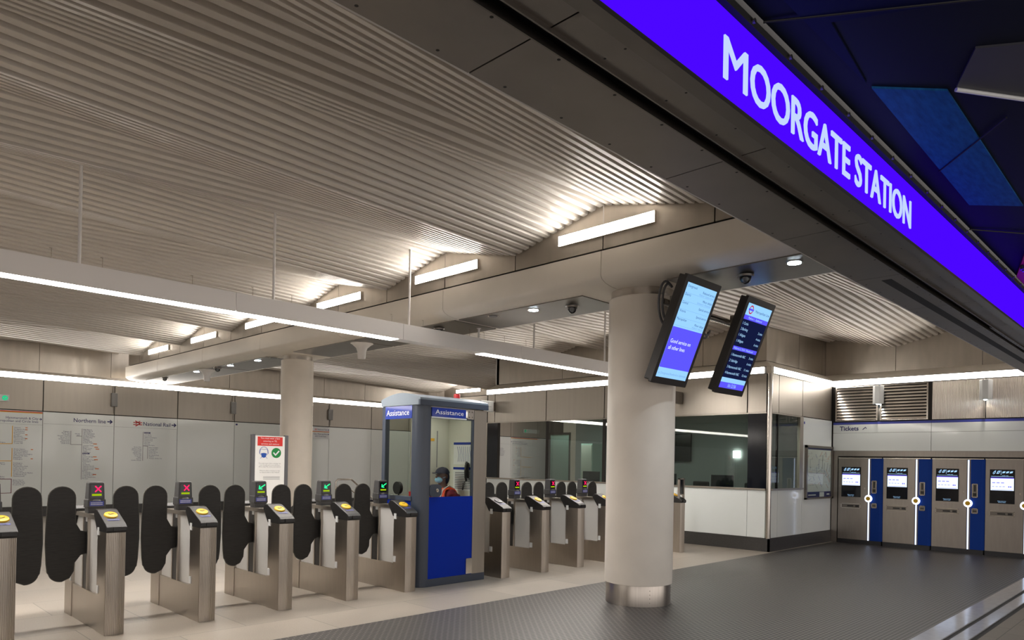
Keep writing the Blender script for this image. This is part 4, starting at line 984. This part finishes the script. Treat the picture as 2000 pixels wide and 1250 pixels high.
# ================================================================== OFFICE INTERIOR
b = MB().box((XO + 0.12, YO + 0.14, 0.0), (18.0, 14.04, 0.02)).build('floor_office', granite); struct(b)
b = MB().box((XO + 0.12, YO + 0.14, 2.95), (18.0, 14.04, 3.0)).build('ceiling_office', cream_in); struct(b)
b = MB().box((17.0, YO + 0.3, 0.02), (17.1, 14.04, 2.95)).build('wall_office_inner', steel_dark if False else mat('office_wall', (0.33, 0.335, 0.33, 1), 0.6)); struct(b)
b = MB().box((16.2, YO + 0.14, 0.02), (16.3, 6.42, 2.95)).build('wall_office_end', MATS['office_wall']); struct(b)
def simple(name, label, cat, box, mt, group=None):
    o = MB().box(*box).build(name, mt); return tag(o, label, cat, group)
d = thing('glazed_door', 'pale lit glazed door standing inside the ticket office behind the first window pane', 'door', (15.2, 13.1, 0.02))
MB().box((15.15, 12.72, 0.02), (15.19, 12.76, 2.5)).box((15.15, 13.44, 0.02), (15.19, 13.48, 2.5)).box((15.15, 12.76, 2.44), (15.19, 13.44, 2.5)).build('frame', steel_dark, d)
MB().box((15.16, 12.76, 0.02), (15.18, 13.44, 2.44)).build('leaf', mat('pale_green_door', (0.50, 0.66, 0.58, 1), 0.4), d)
d = thing('tall_cabinet', 'tall pale cabinet inside the ticket office beside the glazed door', 'cabinet', (15.6, 12.3, 0.02))
MB().box((15.5, 12.2, 0.02), (15.95, 12.6, 2.2)).build('carcass', MATS['pale_green_door'], d)
MB().box((15.485, 12.22, 0.06), (15.50, 12.58, 2.16)).build('door', cream_in, d)
d = thing('wall_screen', 'large dark wall screen inside the ticket office', 'screen', (16.98, 10.6, 1.9))
MB().box((16.93, 10.0, 1.75), (16.99, 11.1, 2.5)).build('panel', screen_black, d)
d = thing('notice_board', 'notice board with small leaflets inside the ticket office', 'notice board', (16.98, 12.2, 1.3))
nb = MB().box((16.96, 11.75, 1.15), (16.995, 12.45, 1.95)).build('board', grey_pl, d)
for i in range(3):
    for j in range(2): MB().box((16.952, 11.8 + j * 0.34, 1.2 + i * 0.24), (16.96, 12.05 + j * 0.34, 1.36 + i * 0.24)).build('leaflet', (paper, red_ink, orange_ink)[(i + j) % 3], nb)
d = thing('office_desk', 'long grey desk inside the ticket office under the windows', 'desk', (14.3, 9.5, 0.02))
MB().box((13.75, 6.9, 0.98), (14.5, 12.0, 1.02)).build('worktop', grey_pl, d)
for y in (7.0, 9.4, 11.9): MB().box((13.8, y - 0.03, 0.02), (14.45, y + 0.03, 0.98)).build('leg', steel_dark, d)
mlab = ['computer monitor on the office desk near the corner post', 'computer monitor on the office desk behind the large column', 'computer monitor on the office desk near the notice board']
for y, lb in zip((7.6, 9.0, 11.2), mlab):
    g = thing('monitor', lb, 'monitor', (14.2, y, 1.02), 'office monitors')
    MB().box((14.18, y - 0.26, 1.12), (14.22, y + 0.26, 1.45)).build('screen', screen_black, g, bevel=0.006)
    MB().box((14.19, y - 0.03, 1.03), (14.22, y + 0.03, 1.14)).box((14.12, y - 0.11, 1.0205), (14.30, y + 0.11, 1.032)).build('stand', black_pl, g)
clab = ['dark office chair behind the desk near the corner post', 'dark office chair behind the desk by the large column']
for y, lb in zip((7.3, 8.6), clab):
    g = thing('office_chair', lb, 'chair', (14.85, y, 0.02), 'office chairs')
    MB().box((14.62, y - 0.22, 0.46), (15.08, y + 0.22, 0.54)).build('seat', black_pl, g, bevel=0.03)
    MB().box((15.03, y - 0.21, 0.62), (15.09, y + 0.21, 1.28)).build('backrest', black_pl, g, bevel=0.03)
    MB().cyl((14.85, y, 0.08), (14.85, y, 0.46), 0.03).cyl((14.85, y, 0.021), (14.85, y, 0.08), 0.26, 0.04, n=24).build('base', steel_dark, g)
    MB().box((15.04, y - 0.03, 0.5), (15.07, y + 0.03, 0.66)).build('back_bracket', steel_dark, g)
d = thing('entry_phone', 'small pale lit square unit inside the office window', 'wall unit', (16.97, 7.6, 1.8))
MB().box((16.95, 8.60, 1.86), (16.995, 8.78, 2.04)).build('case', office_e, d)
d = thing('ceiling_lamp', 'dim ceiling lamp inside the ticket office', 'lamp', (15.2, 12.6, 2.93))
MB().box((14.9, 12.2, 2.93), (15.5, 13.4, 2.948)).build('diffuser', office_e, d)
d = thing('ceiling_lamp', 'second dim ceiling lamp inside the ticket office above the desk', 'lamp', (15.2, 9, 2.93))
MB().box((15.2, 8.4, 2.93), (15.5, 9.4, 2.948)).build('diffuser', office_e, d)
# projecting sign on the office wall
d = thing('projecting_sign', 'small white projecting sign on the office wall behind the booth roof', 'sign', (13.1, 13.85, 3.0))
ps = MB().box((12.78, 13.80, 2.98), (13.24, 13.90, 3.27)).build('box', white_pl, d, bevel=0.01)
MB().box((13.24, 13.81, 3.02), (13.30, 13.89, 3.24)).build('bracket', steel_dark, d)
m = MB(); m.text('Way 2', (12.83, 13.798, 3.18), X, Z, 0.055, maxw=0.34); m.rect((12.9, 13.798, 3.11), X, Z, 0.25, 0.01)
m.build('lettering', grey_ink, ps)
d = thing('projecting_box', 'grey projecting box on the office wall just past the large round column', 'sign', (13.1, 8.1, 3.1))
MB().box((12.85, 8.05, 2.95), (13.285, 8.13, 3.2)).build('box', steel_dark, d, bevel=0.006)
# ================================================================== HANGING DISPLAY SCREENS
def display(xa, w, zb, zt, yb, yt, label, which):
    up = Vector((0, yt - yb, zt - zb)); L = up.length; up.normalize()
    n = Vector((0, -up.z, up.y))            # outward (towards -y), facing down the tilt
    if n.y > 0: n = -n
    o = Vector((xa, yb, zb))
    g = thing('display_screen', label, 'display screen', (xa + w / 2, (yb + yt) / 2, (zb + zt) / 2), 'hanging display screens')
    m = MB(); m.ext(rr(w, L, 0.012, 3, w / 2, L / 2), o, X, up, -n, 0.035); m.build('bezel', screen_case, g)
    m = MB(); m.ext(rr(w - 0.03, L - 0.03, 0.012, 3, w / 2, L / 2), o - n * 0.035, X, up, -n, 0.075); m.build('case', screen_case, g, bevel=0.006)
    mx, my = 0.055, 0.075
    sw, sh = w - 2 * mx, L - 2 * my
    so_ = o + X_(mx) + up * my + n * 0.002
    sc = MB(); sc.rect(so_, X, up, sw, sh)
    def at(a, c, e=0.001): return so_ + X_(a * sw) + up * (c * sh) + n * e
    if which == 1:
        sc = sc.build('screen', scr_pale, g)
        m = MB(); m.rect(at(0, 0.105), X, up, sw, 0.435 * sh); m.build('blue_field', scr_blue, sc)
        m = MB()
        m.text('Good service on', at(0.07, 0.375, 0.003), X, up, 0.042, maxw=0.86 * sw); m.text('all other lines', at(0.07, 0.305, 0.003), X, up, 0.042, maxw=0.80 * sw)
        m.build('white_lettering', scr_white, sc)
        m3 = MB()
        for i, (a, c, e) in enumerate((('Overground', 'Reduced service', 'Watford + Queens closed'), ('District', 'Minor delays', 'Richmond + Wimbledon'), ('Central', 'Special service', ''), ('Victoria', 'Special service', ''), ('Metropolitan', 'Minor delays', 'Watford + Harrow'))):
            z = 0.955 - i * 0.085; m = MB(); m2 = MB()
            m.text(a, at(0.03, z), X, up, 0.026, maxw=0.40 * sw); m.build('dark_lettering', scr_ink, sc); m = MB(); m.text(c, at(0.97, z - 0.022), X, up, 0.026, align='R', maxw=0.46 * sw)
            if e: m2.text(e, at(0.97, z - 0.050), X, up, 0.020, align='R', maxw=0.55 * sw)
            m.build('dark_lettering', scr_ink, sc)
            if e: m2.build('soft_lettering', scr_ink2, sc)
            m3.rect(at(0.0, z - 0.058), X, up, sw, 0.002)
        m3.build('rule', scr_ink2, sc); m2 = MB()
        m2.text('on Overground Romford to Upminster', at(0.03, 0.035), X, up, 0.026, maxw=0.94 * sw)
        m2.build('soft_lettering', scr_ink2, sc)
    else:
        sc = sc.build('screen', scr_navy, g)
        m = MB(); m.rect(at(0, 0.865), X, up, sw, 0.135 * sh); m.build('pale_band', scr_pale, sc); m = MB(); m.rect(at(0, 0.07), X, up, sw, 0.055 * sh); m.build('pale_band', scr_pale, sc)
        for z, h in ((0.815, 0.05), (0.455, 0.045), (0.0, 0.07)): m = MB(); m.rect(at(0, z), X, up, sw, h * sh); m.build('violet_band', scr_blue, sc)
        m = MB(); c = at(0.17, 0.932, 0.003); R0, R1 = 0.052, 0.037; N = 28
        vs = [c + X_(r * math.cos(2 * math.pi * i / N)) + up * (r * math.sin(2 * math.pi * i / N)) for r in (R0, R1) for i in range(N)]
        m.add(vs, [(i, (i + 1) % N, N + (i + 1) % N, N + i) for i in range(N)]); m.build('roundel_ring', scr_red, sc)
        m = MB(); m.rect(c - X_(0.064) - up * 0.011 + n * 0.001, X, up, 0.128, 0.022); m.build('roundel_bar', scr_blue, sc)
        m = MB(); m.text('Metropolitan Line', at(0.36, 0.915, 0.002), X, up, 0.032, width=0.60 * sw); m.build('dark_lettering', scr_ink, sc)
        m = MB()
        m.text('Platform 1 - Eastbound', at(0.18, 0.828, 0.003), X, up, 0.026, maxw=0.66 * sw); m.build('lettering', scr_txt, sc); m = MB(); m.text('Platforms 2, 3 & 4 - Westbound', at(0.04, 0.466, 0.003), X, up, 0.026, maxw=0.9 * sw); m.build('lettering', scr_txt, sc)
        for z, a, c in ((0.755, '1 Circle', ''), (0.69, '2 Barking', '2 mins'), (0.62, '1 Aldgate', '4 mins'), (0.55, '1 Aldgate', '6 mins'), (0.385, '1 Hammersmith H&C', '3 mins'), (0.315, '2 Uxbridge', '6 mins'), (0.24, '3 Hammersmith H&C', '11 mins'), (0.17, '4 Hammersmith H&C', '12 mins')):
            m = MB(); m.text(a, at(0.04, z), X, up, 0.032, maxw=0.58 * sw); m.build('lettering', scr_txt, sc); m = MB()
            if c: m.text(c, at(0.96, z), X, up, 0.030, align='R', maxw=0.28 * sw); m.build('lettering', scr_txt, sc)
        m = MB(); m.text('16:12:56', at(0.5, 0.016, 0.003), X, up, 0.044, align='C', maxw=0.5 * sw)
        m.build('lettering', scr_txt, sc)
    # clamp reaching back and up to the arm
    xc = xa + w / 2; yk, zk = 4.36, 3.455
    q = o + up * ((zk - zb) / (zt - zb) * L)
    m = MB(); m.box((xc - 0.06, q.y + 0.10, zk - 0.07), (xc + 0.06, yk - 0.045, zk + 0.07)); m.build('clamp', steel_dark, g, bevel=0.006)
    return g
def X_(a): return Vector((a, 0, 0))
display(6.512, 0.713, 2.542, 3.644, 4.35, 3.911, 'tilted hanging screen with pale rows reading good service, in front of the large column', 1)
display(7.887, 0.722, 2.545, 3.664, 4.35, 3.915, 'tilted hanging screen listing train departures and the clock, on the outer arm end', 2)
ar = thing('screen_arm', 'steel tube arm with cable loops holding the hanging screens to the large round column', 'bracket', (7.2, 4.45, 3.45))
MB().cyl((6.72, 4.36, 3.455), (8.30, 4.36, 3.455), 0.042, n=24).build('arm_tube', steel_bright, ar, smooth=True)
MB().cyl((7.2, 4.36, 3.455), (7.2, 4.535, 3.455), 0.05, n=20).cyl((7.2, 4.505, 3.455), (7.2, 4.528, 3.455), 0.11, n=24).build('wall_plate', steel, ar, smooth=True)
def loop(c, rx, rz, a0, a1, dy, r=0.012):
    return [(c[0] + rx * math.cos(a0 + (a1 - a0) * i / 18), c[1] + dy * i / 18, c[2] + rz * math.sin(a0 + (a1 - a0) * i / 18)) for i in range(19)]
for k in range(2):
    MB().tube(loop((6.82, 4.36 - 0.03 * k, 3.455), 0.14 - 0.025 * k, 0.24 - 0.03 * k, math.radians(60), math.radians(285), 0.02), 0.014).build('cable_loop', grey_pl, ar, smooth=True)
    MB().tube(loop((7.72, 4.38 - 0.03 * k, 3.36), 0.13 - 0.02 * k, 0.17 - 0.03 * k, math.radians(40), math.radians(330), 0.03), 0.013).build('cable_loop', grey_pl, ar, smooth=True)
# ================================================================== CEILING FITTINGS ON THE BEAM
def downlight(x, y, label, on=True):
    g = thing('downlight', label, 'downlight', (x, y, 3.70), 'downlights in the long beam')
    m = MB(); m.lathe([(0.085, 0.0), (0.085, 0.006), (0.068, 0.006)], (x, y, 3.697), 32); m.build('trim_ring', steel_bright, g, smooth=True)
    MB().cyl((x, y, 3.692), (x, y, 3.696), 0.064, n=32).build('lens', down_e if on else grey_pl, g)
    if on:
        l = bpy.data.lights.new('spot_light', 'SPOT'); l.energy = 130; l.spot_size = 2.0; l.spot_blend = 0.6; l.shadow_soft_size = 0.06; l.color = (0.82, 0.92, 1.0)
        q = bpy.data.objects.new('spot_light', l); COL.objects.link(q); q.location = (x, y, 3.685)
downlight(7.03, 3.015, 'lit round downlight in the beam close to the canopy edge')
downlight(6.98, 6.54, 'lit round downlight in the beam just behind the large column')
downlight(6.91, 7.25, 'unlit round downlight in the beam behind the large column', False)
downlight(6.93, 13.79, 'unlit round downlight in the beam just past the slimmer column', False)
downlight(6.90, 14.44, 'lit round downlight in the beam, first past the slimmer column')
downlight(6.89, 15.76, 'lit round downlight in the beam, second past the slimmer column')
downlight(6.87, 17.62, 'lit round downlight in the beam, third past the slimmer column')
def dome_cam(x, y, label):
    g = thing('dome_camera', label, 'security camera', (x, y, 3.69), 'dome cameras on the beam')
    MB().lathe([(0.085, 0.0), (0.09, 0.02), (0.075, 0.026)], (x, y, 3.675), 28).build('mount', steel_dark, g, smooth=True)
    ell(MB(), (x, y, 3.675), (0.062, 0.062, 0.075), 24, 10, -0.998, 0.0).build('dome', dome_glass, g, smooth=True)
    ell(MB(), (x, y, 3.65), (0.032, 0.032, 0.035), 16, 8, -0.99, 0.9).build('lens', white_pl, g, smooth=True)
dome_cam(7.14, 3.59, 'clear dome camera on the beam above the hanging screens')
dome_cam(7.12, 5.98, 'clear dome camera on the beam beside the top of the large column')
dome_cam(7.01, 8.57, 'dark dome camera on the beam just above the white light gantry')
dome_cam(6.86, 16.37, 'small dome camera on the beam between downlights past the slimmer column')
dome_cam(6.83, 19.59, 'small dome camera on the beam near the back wall')
def pendant(x, y, label):
    g = thing('ceiling_speaker', label, 'speaker', (x, y, 3.4), 'trumpet shaped speakers')
    MB().lathe([(0.065, 3.43), (0.07, 3.45), (0.075, 3.55), (0.10, 3.62), (0.17, 3.68), (0.20, 3.695), (0.20, 3.702)], (x, y, 0), 32).build('trumpet', gantry_w, g, smooth=True)
pendant(7.07, 10.78, 'white trumpet shaped speaker under the beam just past the white gantry')
pendant(6.90, 17.06, 'white trumpet shaped speaker under the beam towards the back wall')
# ================================================================== BACK WALL FITTINGS AND MAPS
for x, lb in ((6.28, 'grey conduit box on the steel wall panels above the Northern line map'), (9.665, 'grey conduit box on the steel wall panels before the slimmer column'), (13.09, 'grey conduit box on the steel wall panels between column and booth')):
    g = thing('conduit_box', lb, 'box', (x, YB - 0.05, 3.0), 'conduit boxes on the back wall')
    MB().box((x - 0.075, YB - 0.09, 2.985), (x + 0.075, YB - 0.004, 3.36)).build('box', conduit_g, g, bevel=0.012)
    MB().cyl((x - 0.03, YB - 0.03, 3.36), (x - 0.03, YB - 0.03, 3.56), 0.012, n=10).cyl((x, YB - 0.03, 2.79), (x, YB - 0.03, 2.985), 0.010, n=10).build('conduit', steel_dark, g, smooth=True)
g = thing('exit_sign', 'small pale exit sign with a green disc, cut by the photo edge', 'sign', (3.6, YB - 0.06, 2.95))
e1 = MB().box((3.0, YB - 0.07, 2.95), (3.85, YB - 0.02, 3.115)).build('panel', white_pl, g)
MB().box((3.2, YB - 0.02, 3.0), (3.3, YB - 0.004, 3.06)).build('bracket', steel_dark, g)
MB().cyl((3.76, YB - 0.0705, 3.033), (3.76, YB - 0.0745, 3.033), 0.062, n=24).build('green_disc', exit_e, e1)
m = MB(); stroke(m, [(3.735, 3.03), (3.755, 3.01), (3.785, 3.055)], 0.012, (0, YB - 0.0755, 0), X, Z); m.build('arrow', white_p, e1)
def map_panel(xa, xb, label, extra=None):
    global PAN
    o = MB(); o.box((xa + 0.006, YB, 0.262), (xb - 0.006, YB + 0.02, 2.735)); g = o.build('route_map', white_glass); PAN = g
    return tag(g, label, 'map panel', 'route map panels')
yl = YB - 0.0015
def arrow(m, x, z, s):
    stroke(m, [(x - s, z), (x, z)], s * 0.26, (0, yl, 0), X, Z); stroke(m, [(x - 0.42 * s, z + 0.40 * s), (x, z), (x - 0.42 * s, z - 0.40 * s)], s * 0.24, (0, yl, 0), X, Z)
def column_list(m, names, x, z0, z1, cap, align='L', maxw=0.5):
    m = MB()
    for i, nm in enumerate(names):
        z = z0 + (z1 - z0) * i / max(1, len(names) - 1)
        if nm: m.text(nm, (x, yl, z - cap * 0.5), X, Z, cap, align=align, maxw=maxw, res=1)
    m.build('station_list', navy_ink, PAN)
def vline(m, pts, w=0.012): stroke(m, pts, w, (0, yl, 0), X, Z)
# Northern line
g = map_panel(4.60, 6.30, 'white wall panel headed Northern line with its station list')
m = MB(); m.text('Northern line', (6.09, yl, 2.505), X, Z, 0.105, align='R', width=0.78, bold=0.006); arrow(m, 6.245, 2.555, 0.11)
column_list(m, ['High Barnet', 'Totteridge &', 'Whetstone', 'Woodside Park', 'West Finchley', 'Finchley Central', 'East Finchley', 'Highgate', 'Archway', 'Tufnell Park', 'Kentish Town'], 5.545, 2.315, 1.953, 0.030)
column_list(m, ['Camden Town', 'Euston', "King's Cross", 'St. Pancras', 'Angel', 'Old Street'], 5.545, 1.881, 1.70, 0.030)
column_list(m, ['London Bridge', 'Borough', 'Elephant & Castle', 'Kennington', 'Oval', 'Stockwell', 'Clapham North', 'Clapham Common', 'Clapham South', 'Balham', 'Tooting Bec', 'Tooting Broadway', 'Colliers Wood', 'South Wimbledon', 'Morden'], 5.545, 1.575, 0.98, 0.030)
column_list(m, ['Edgware', 'Burnt Oak', 'Colindale', 'Hendon Central', 'Brent Cross', 'Golders Green', 'Hampstead', 'Belsize Park', 'Chalk Farm'], 5.225, 2.245, 1.925, 0.030, 'R', 0.3)
column_list(m, ['Mill Hill', 'East'], 5.46, 2.19, 2.155, 0.026, 'R', 0.2)
m.build('lettering', navy_ink, g)
m = MB(); m.rect((5.535, yl, 1.645), X, Z, 0.17, 0.036); m.build('station_box', navy_ink, g)
column_list(m, ['Bank'], 5.545, 1.62, 1.62, 0.026)
m = MB(); vline(m, [(5.515, 2.33), (5.515, 0.96)]); vline(m, [(5.25, 2.26), (5.25, 1.90), (5.515, 1.90)]); vline(m, [(5.38, 2.13), (5.515, 2.13)])
m.build('route_line', grey_ink, g)
m = MB(); m.text('Moorgate', (5.55, yl - 0.001, 1.653), X, Z, 0.022, maxw=0.14); m.build('white_lettering', white_p, g)
m = MB()
for i, z in enumerate((1.93, 1.84, 1.79, 1.575, 1.50, 1.25, 1.09)): m.rect((5.79 + 0.03 * (i % 3), yl, z - 0.012), X, Z, 0.09, 0.022)
m.build('step_mark', orange_ink, g)
m = MB(); m.rect((4.62, yl, 2.425), X, Z, 1.66, 0.004); m.build('rule', grey_ink, g)
# National Rail
g = map_panel(6.30, 8.00, 'white wall panel headed National Rail with a red double arrow')
m = MB(); m.text('National Rail', (7.80, yl, 2.495), X, Z, 0.105, align='R', width=0.74, bold=0.006); arrow(m, 7.955, 2.545, 0.11)
column_list(m, ['', 'Old Street', 'Essex Road', 'Highbury & Islington', 'Drayton Park', 'Finsbury Park', 'Harringay', 'Hornsey', 'Alexandra Palace'], 7.10, 2.29, 1.935, 0.028)
column_list(m, ['Bowes Park', 'Palmers Green', 'Winchmore Hill', 'Grange Park', 'Enfield Chase', 'Gordon Hill', 'Crews Hill', 'Cuffley', 'Bayford', 'Hertford North'], 7.02, 1.875, 1.50, 0.028, 'R', 0.26)
column_list(m, ['New Southgate', 'Oakleigh Park', 'New Barnet', 'Hadley Wood', 'Potters Bar', 'Brookmans Park', 'Hatfield', 'Welwyn Garden City'], 7.23, 1.87, 1.56, 0.028)
m.build('lettering', navy_ink, g)
m = MB(); m.rect((7.085, yl, 2.272), X, Z, 0.17, 0.036); m.build('station_box', navy_ink, g)
m = MB(); vline(m, [(7.06, 2.31), (7.06, 1.49)]); vline(m, [(7.06, 1.915), (7.19, 1.905), (7.19, 1.55)]); m.build('route_line', grey_ink, g)
m = MB(); m.text('Moorgate', (7.10, yl - 0.001, 2.281), X, Z, 0.022, maxw=0.14); m.build('white_lettering', white_p, g)
m = MB()   # double arrow
vline(m, [(6.80, 2.575), (7.02, 2.575)], 0.022); vline(m, [(6.80, 2.515), (7.02, 2.515)], 0.022); vline(m, [(6.85, 2.615), (6.97, 2.545), (6.85, 2.48)][0:2], 0.026); vline(m, [(6.97, 2.545), (6.86, 2.475)], 0.026); vline(m, [(6.97, 2.615), (6.86, 2.545), (6.97, 2.475)][0:2], 0.02)
m.build('double_arrow', red_ink, g)
m = MB(); m.rect((6.32, yl, 2.425), X, Z, 1.66, 0.004); m.build('rule', grey_ink, g)
# Hammersmith & City
g = map_panel(2.89, 4.60, 'white wall panel with a coloured top band and yellow route lines')
m = MB(); m.text('Hammersmith & City', (4.50, yl, 2.515), X, Z, 0.062, align='R', maxw=0.7); m.text('Metropolitan and Circle lines', (4.50, yl, 2.435), X, Z, 0.062, align='R', maxw=0.94)
arrow(m, 4.575, 2.535, 0.055)
column_list(m, ['Victoria', "St. James's Park", 'Westminster', 'Embankment', 'Temple', 'Blackfriars', 'Mansion House', 'Cannon Street', 'Monument', 'Tower Hill'], 3.98, 2.295, 1.90, 0.030)
column_list(m, ['Sloane Square', 'South Kensington', 'Gloucester Road', 'High Street Kensington', 'Notting Hill Gate', 'Bayswater', 'Paddington'], 3.98, 1.745, 1.49, 0.030)
column_list(m, ['Paddington', 'Royal Oak', 'Westbourne Park', 'Ladbroke Grove', 'Latimer Road', 'Wood Lane', "Shepherd's Bush Market", 'Goldhawk Road', 'Hammersmith'], 3.98, 1.385, 1.05, 0.030)
column_list(m, ['Baker Street', 'Finchley Road', 'Wembley Park', 'Preston Road'], 3.98, 0.95, 0.83, 0.030)
column_list(m, ['Aldgate'], 3.80, 1.91, 1.91, 0.028, 'R', 0.2); column_list(m, ['Edgware', 'Road'], 3.80, 1.39, 1.35, 0.028, 'R', 0.2); column_list(m, ['Baker', 'Street'], 3.80, 1.04, 1.0, 0.028, 'R', 0.2)
m.build('lettering', navy_ink, g)
m = MB()
for z in (2.30, 2.25, 2.12, 2.02): m.rect((4.22, yl, z - 0.012), X, Z, 0.05, 0.02)
for z in (1.74, 1.50): m.rect((4.35, yl, z - 0.012), X, Z, 0.05, 0.02)
m.build('step_mark', orange_ink, g)
m = MB(); vline(m, [(3.945, 2.33), (3.945, 1.88), (3.3, 1.86)], 0.016); vline(m, [(3.945, 1.76), (3.945, 1.44), (3.3, 1.43)], 0.016); vline(m, [(3.945, 1.42), (3.945, 1.04)], 0.016); m.build('yellow_route', yellow_ink, g)
m = MB(); vline(m, [(3.945, 0.97), (3.945, 0.62), (3.3, 0.61)], 0.014); vline(m, [(3.3, 0.975), (3.945, 0.975)], 0.014); m.build('maroon_route', maroon, g)
m = MB(); m.rect((2.90, yl, 2.700), X, Z, 1.69, 0.022); m.build('red_band', red_ink, g)
m = MB(); m.rect((2.90, yl, 2.678), X, Z, 1.69, 0.020); m.build('yellow_band', yellow_ink, g)
m = MB(); m.rect((2.90, yl, 2.385), X, Z, 1.69, 0.004); m.rect((3.66, yl, 2.41), X, Z, 0.006, 0.22); m.build('rule', grey_ink, g)
# small direction sign past the slim column
g = thing('direction_sign', 'small white direction sign high on the back wall past the slimmer column', 'sign', (12.75, YB - 0.02, 2.33))
p = MB().box((12.41, YB - 0.03, 2.33), (13.06, YB - 0.002, 2.735)).build('plate', white_p, g)
yl = YB - 0.0315
m = MB(); m.text('National Rail', (12.97, yl, 2.615), X, Z, 0.05, align='R', width=0.36); m.text('City, Metropolitan', (12.98, yl, 2.46), X, Z, 0.05, align='R', maxw=0.52); m.text('and Circle lines', (12.94, yl, 2.385), X, Z, 0.05, align='R', maxw=0.42)
arrow(m, 13.045, 2.635, 0.05); arrow(m, 13.045, 2.48, 0.05); m.build('lettering', navy_ink, p)
m = MB(); m.rect((12.41, yl, 2.565), X, Z, 0.65, 0.014); vline(m, [(12.50, 2.65), (12.58, 2.65)], 0.014); vline(m, [(12.50, 2.625), (12.58, 2.625)], 0.014); m.build('red_mark', red_ink, p)
m = MB(); m.rect((12.41, yl, 2.550), X, Z, 0.65, 0.012); m.build('yellow_mark', yellow_ink, p)
g = tag(MB().box((9.76, YB - 0.004, 2.64), (9.82, YB - 0.001, 2.69)).build('wall_badge', navy_ink), 'tiny navy badge high on the white back wall panel by the poster stand', 'badge')
g = tag(MB().box((14.87, YO - 0.004, 2.56), (14.92, YO - 0.001, 2.61)).build('wall_badge', label_blue), 'tiny blue badge above the framed map poster', 'badge')
# ================================================================== FACE COVERING POSTER STAND
g = thing('poster_stand', 'free standing face covering notice between two grey posts behind the gates', 'notice', (5.5, 11.02, 0))
for x in (5.215, 5.79): MB().box((x - 0.03, 11.0, 0.012), (x + 0.03, 11.06, 2.02)).build('post', grey_pl, g, bevel=0.004)
MB().box((5.10, 10.85, 0.0), (5.90, 11.21, 0.012)).build('base_plate', steel_dark, g)
p = MB().box((5.245, 11.01, 0.86), (5.76, 11.03, 2.0)).build('notice', paper, g)
yl = 11.0085
m = MB(); m.rect((5.285, yl, 1.838), X, Z, 0.435, 0.148); m.build('red_panel', red_ink, p)
yl = 11.007
m = MB()
for i, tx in enumerate(('You must wear a face', 'covering on TfL', 'services and stations')): m.text(tx, (5.502, yl, 1.950 - i * 0.046), X, Z, 0.026, align='C', maxw=0.42)
m.build('white_lettering', white_p, p)
m = MB(); m.poly(circ(0.085, 32, 5.61, 1.725, 0.083), (0, yl, 0), X, Z); m.build('green_disc', green_ink, p)
m = MB(); stroke(m, [(5.565, 1.725), (5.597, 1.690), (5.655, 1.755)], 0.022, (0, yl - 0.001, 0), X, Z); m.build('tick', white_p, p)
m = MB(); stroke(m, [(5.395 + 0.075 * math.cos(a), 1.735 + 0.085 * math.sin(a)) for a in [math.radians(-20 + 220 * i / 16) for i in range(17)]], 0.007, (0, yl, 0), X, Z)
stroke(m, [(5.325, 1.71), (5.335, 1.77), (5.36, 1.785), (5.395, 1.775), (5.43, 1.785), (5.455, 1.77), (5.465, 1.71)], 0.005, (0, yl, 0), X, Z)
m.poly([(5.345, 1.715), (5.395, 1.722), (5.445, 1.715), (5.43, 1.655), (5.395, 1.642), (5.36, 1.655)], (0, yl, 0), X, Z)
stroke(m, [(5.36, 1.655), (5.335, 1.632)], 0.005, (0, yl, 0), X, Z); stroke(m, [(5.43, 1.655), (5.455, 1.632)], 0.005, (0, yl, 0), X, Z); stroke(m, [(5.325, 1.71), (5.345, 1.69)], 0.005, (0, yl, 0), X, Z); stroke(m, [(5.465, 1.71), (5.445, 1.69)], 0.005, (0, yl, 0), X, Z)
m.build('masked_face', blue_ink, p)
m = MB()
for z, tx in ((1.545, 'You must wear a face covering over'), (1.517, 'your mouth and nose at all times'), (1.489, 'when using TfL services and stations'), (1.425, 'Without a face covering you may'), (1.397, 'be denied entry to this network')): m.text(tx, (5.502, yl, z), X, Z, 0.018, align='C', maxw=0.40, res=1)
for z in (1.33, 1.31, 1.29): m.rect((5.39, yl, z), X, Z, 0.29, 0.006)
m.build('lettering', grey_ink, p)
# handrail beyond the gates
g = thing('handrail', 'bent steel handrail behind the gates in front of the back wall panels', 'handrail', (10.2, 16, 0))
MB().tube([(9.80, 16, 0.03), (9.80, 16, 1.06), (9.85, 16, 1.12), (10.25, 16, 1.12), (10.9, 16, 0.62), (10.9, 16, 0.03)], 0.022, 10).build('top_tube', steel_bright, g, smooth=True)
MB().tube([(9.80, 16, 0.85), (10.25, 16, 0.85), (10.9, 16, 0.36)], 0.018, 10).build('lower_tube', steel_bright, g, smooth=True)
for x in (9.8, 10.9): MB().cyl((x, 16, 0.0), (x, 16, 0.03), 0.05, n=20).build('foot', steel_bright, g)
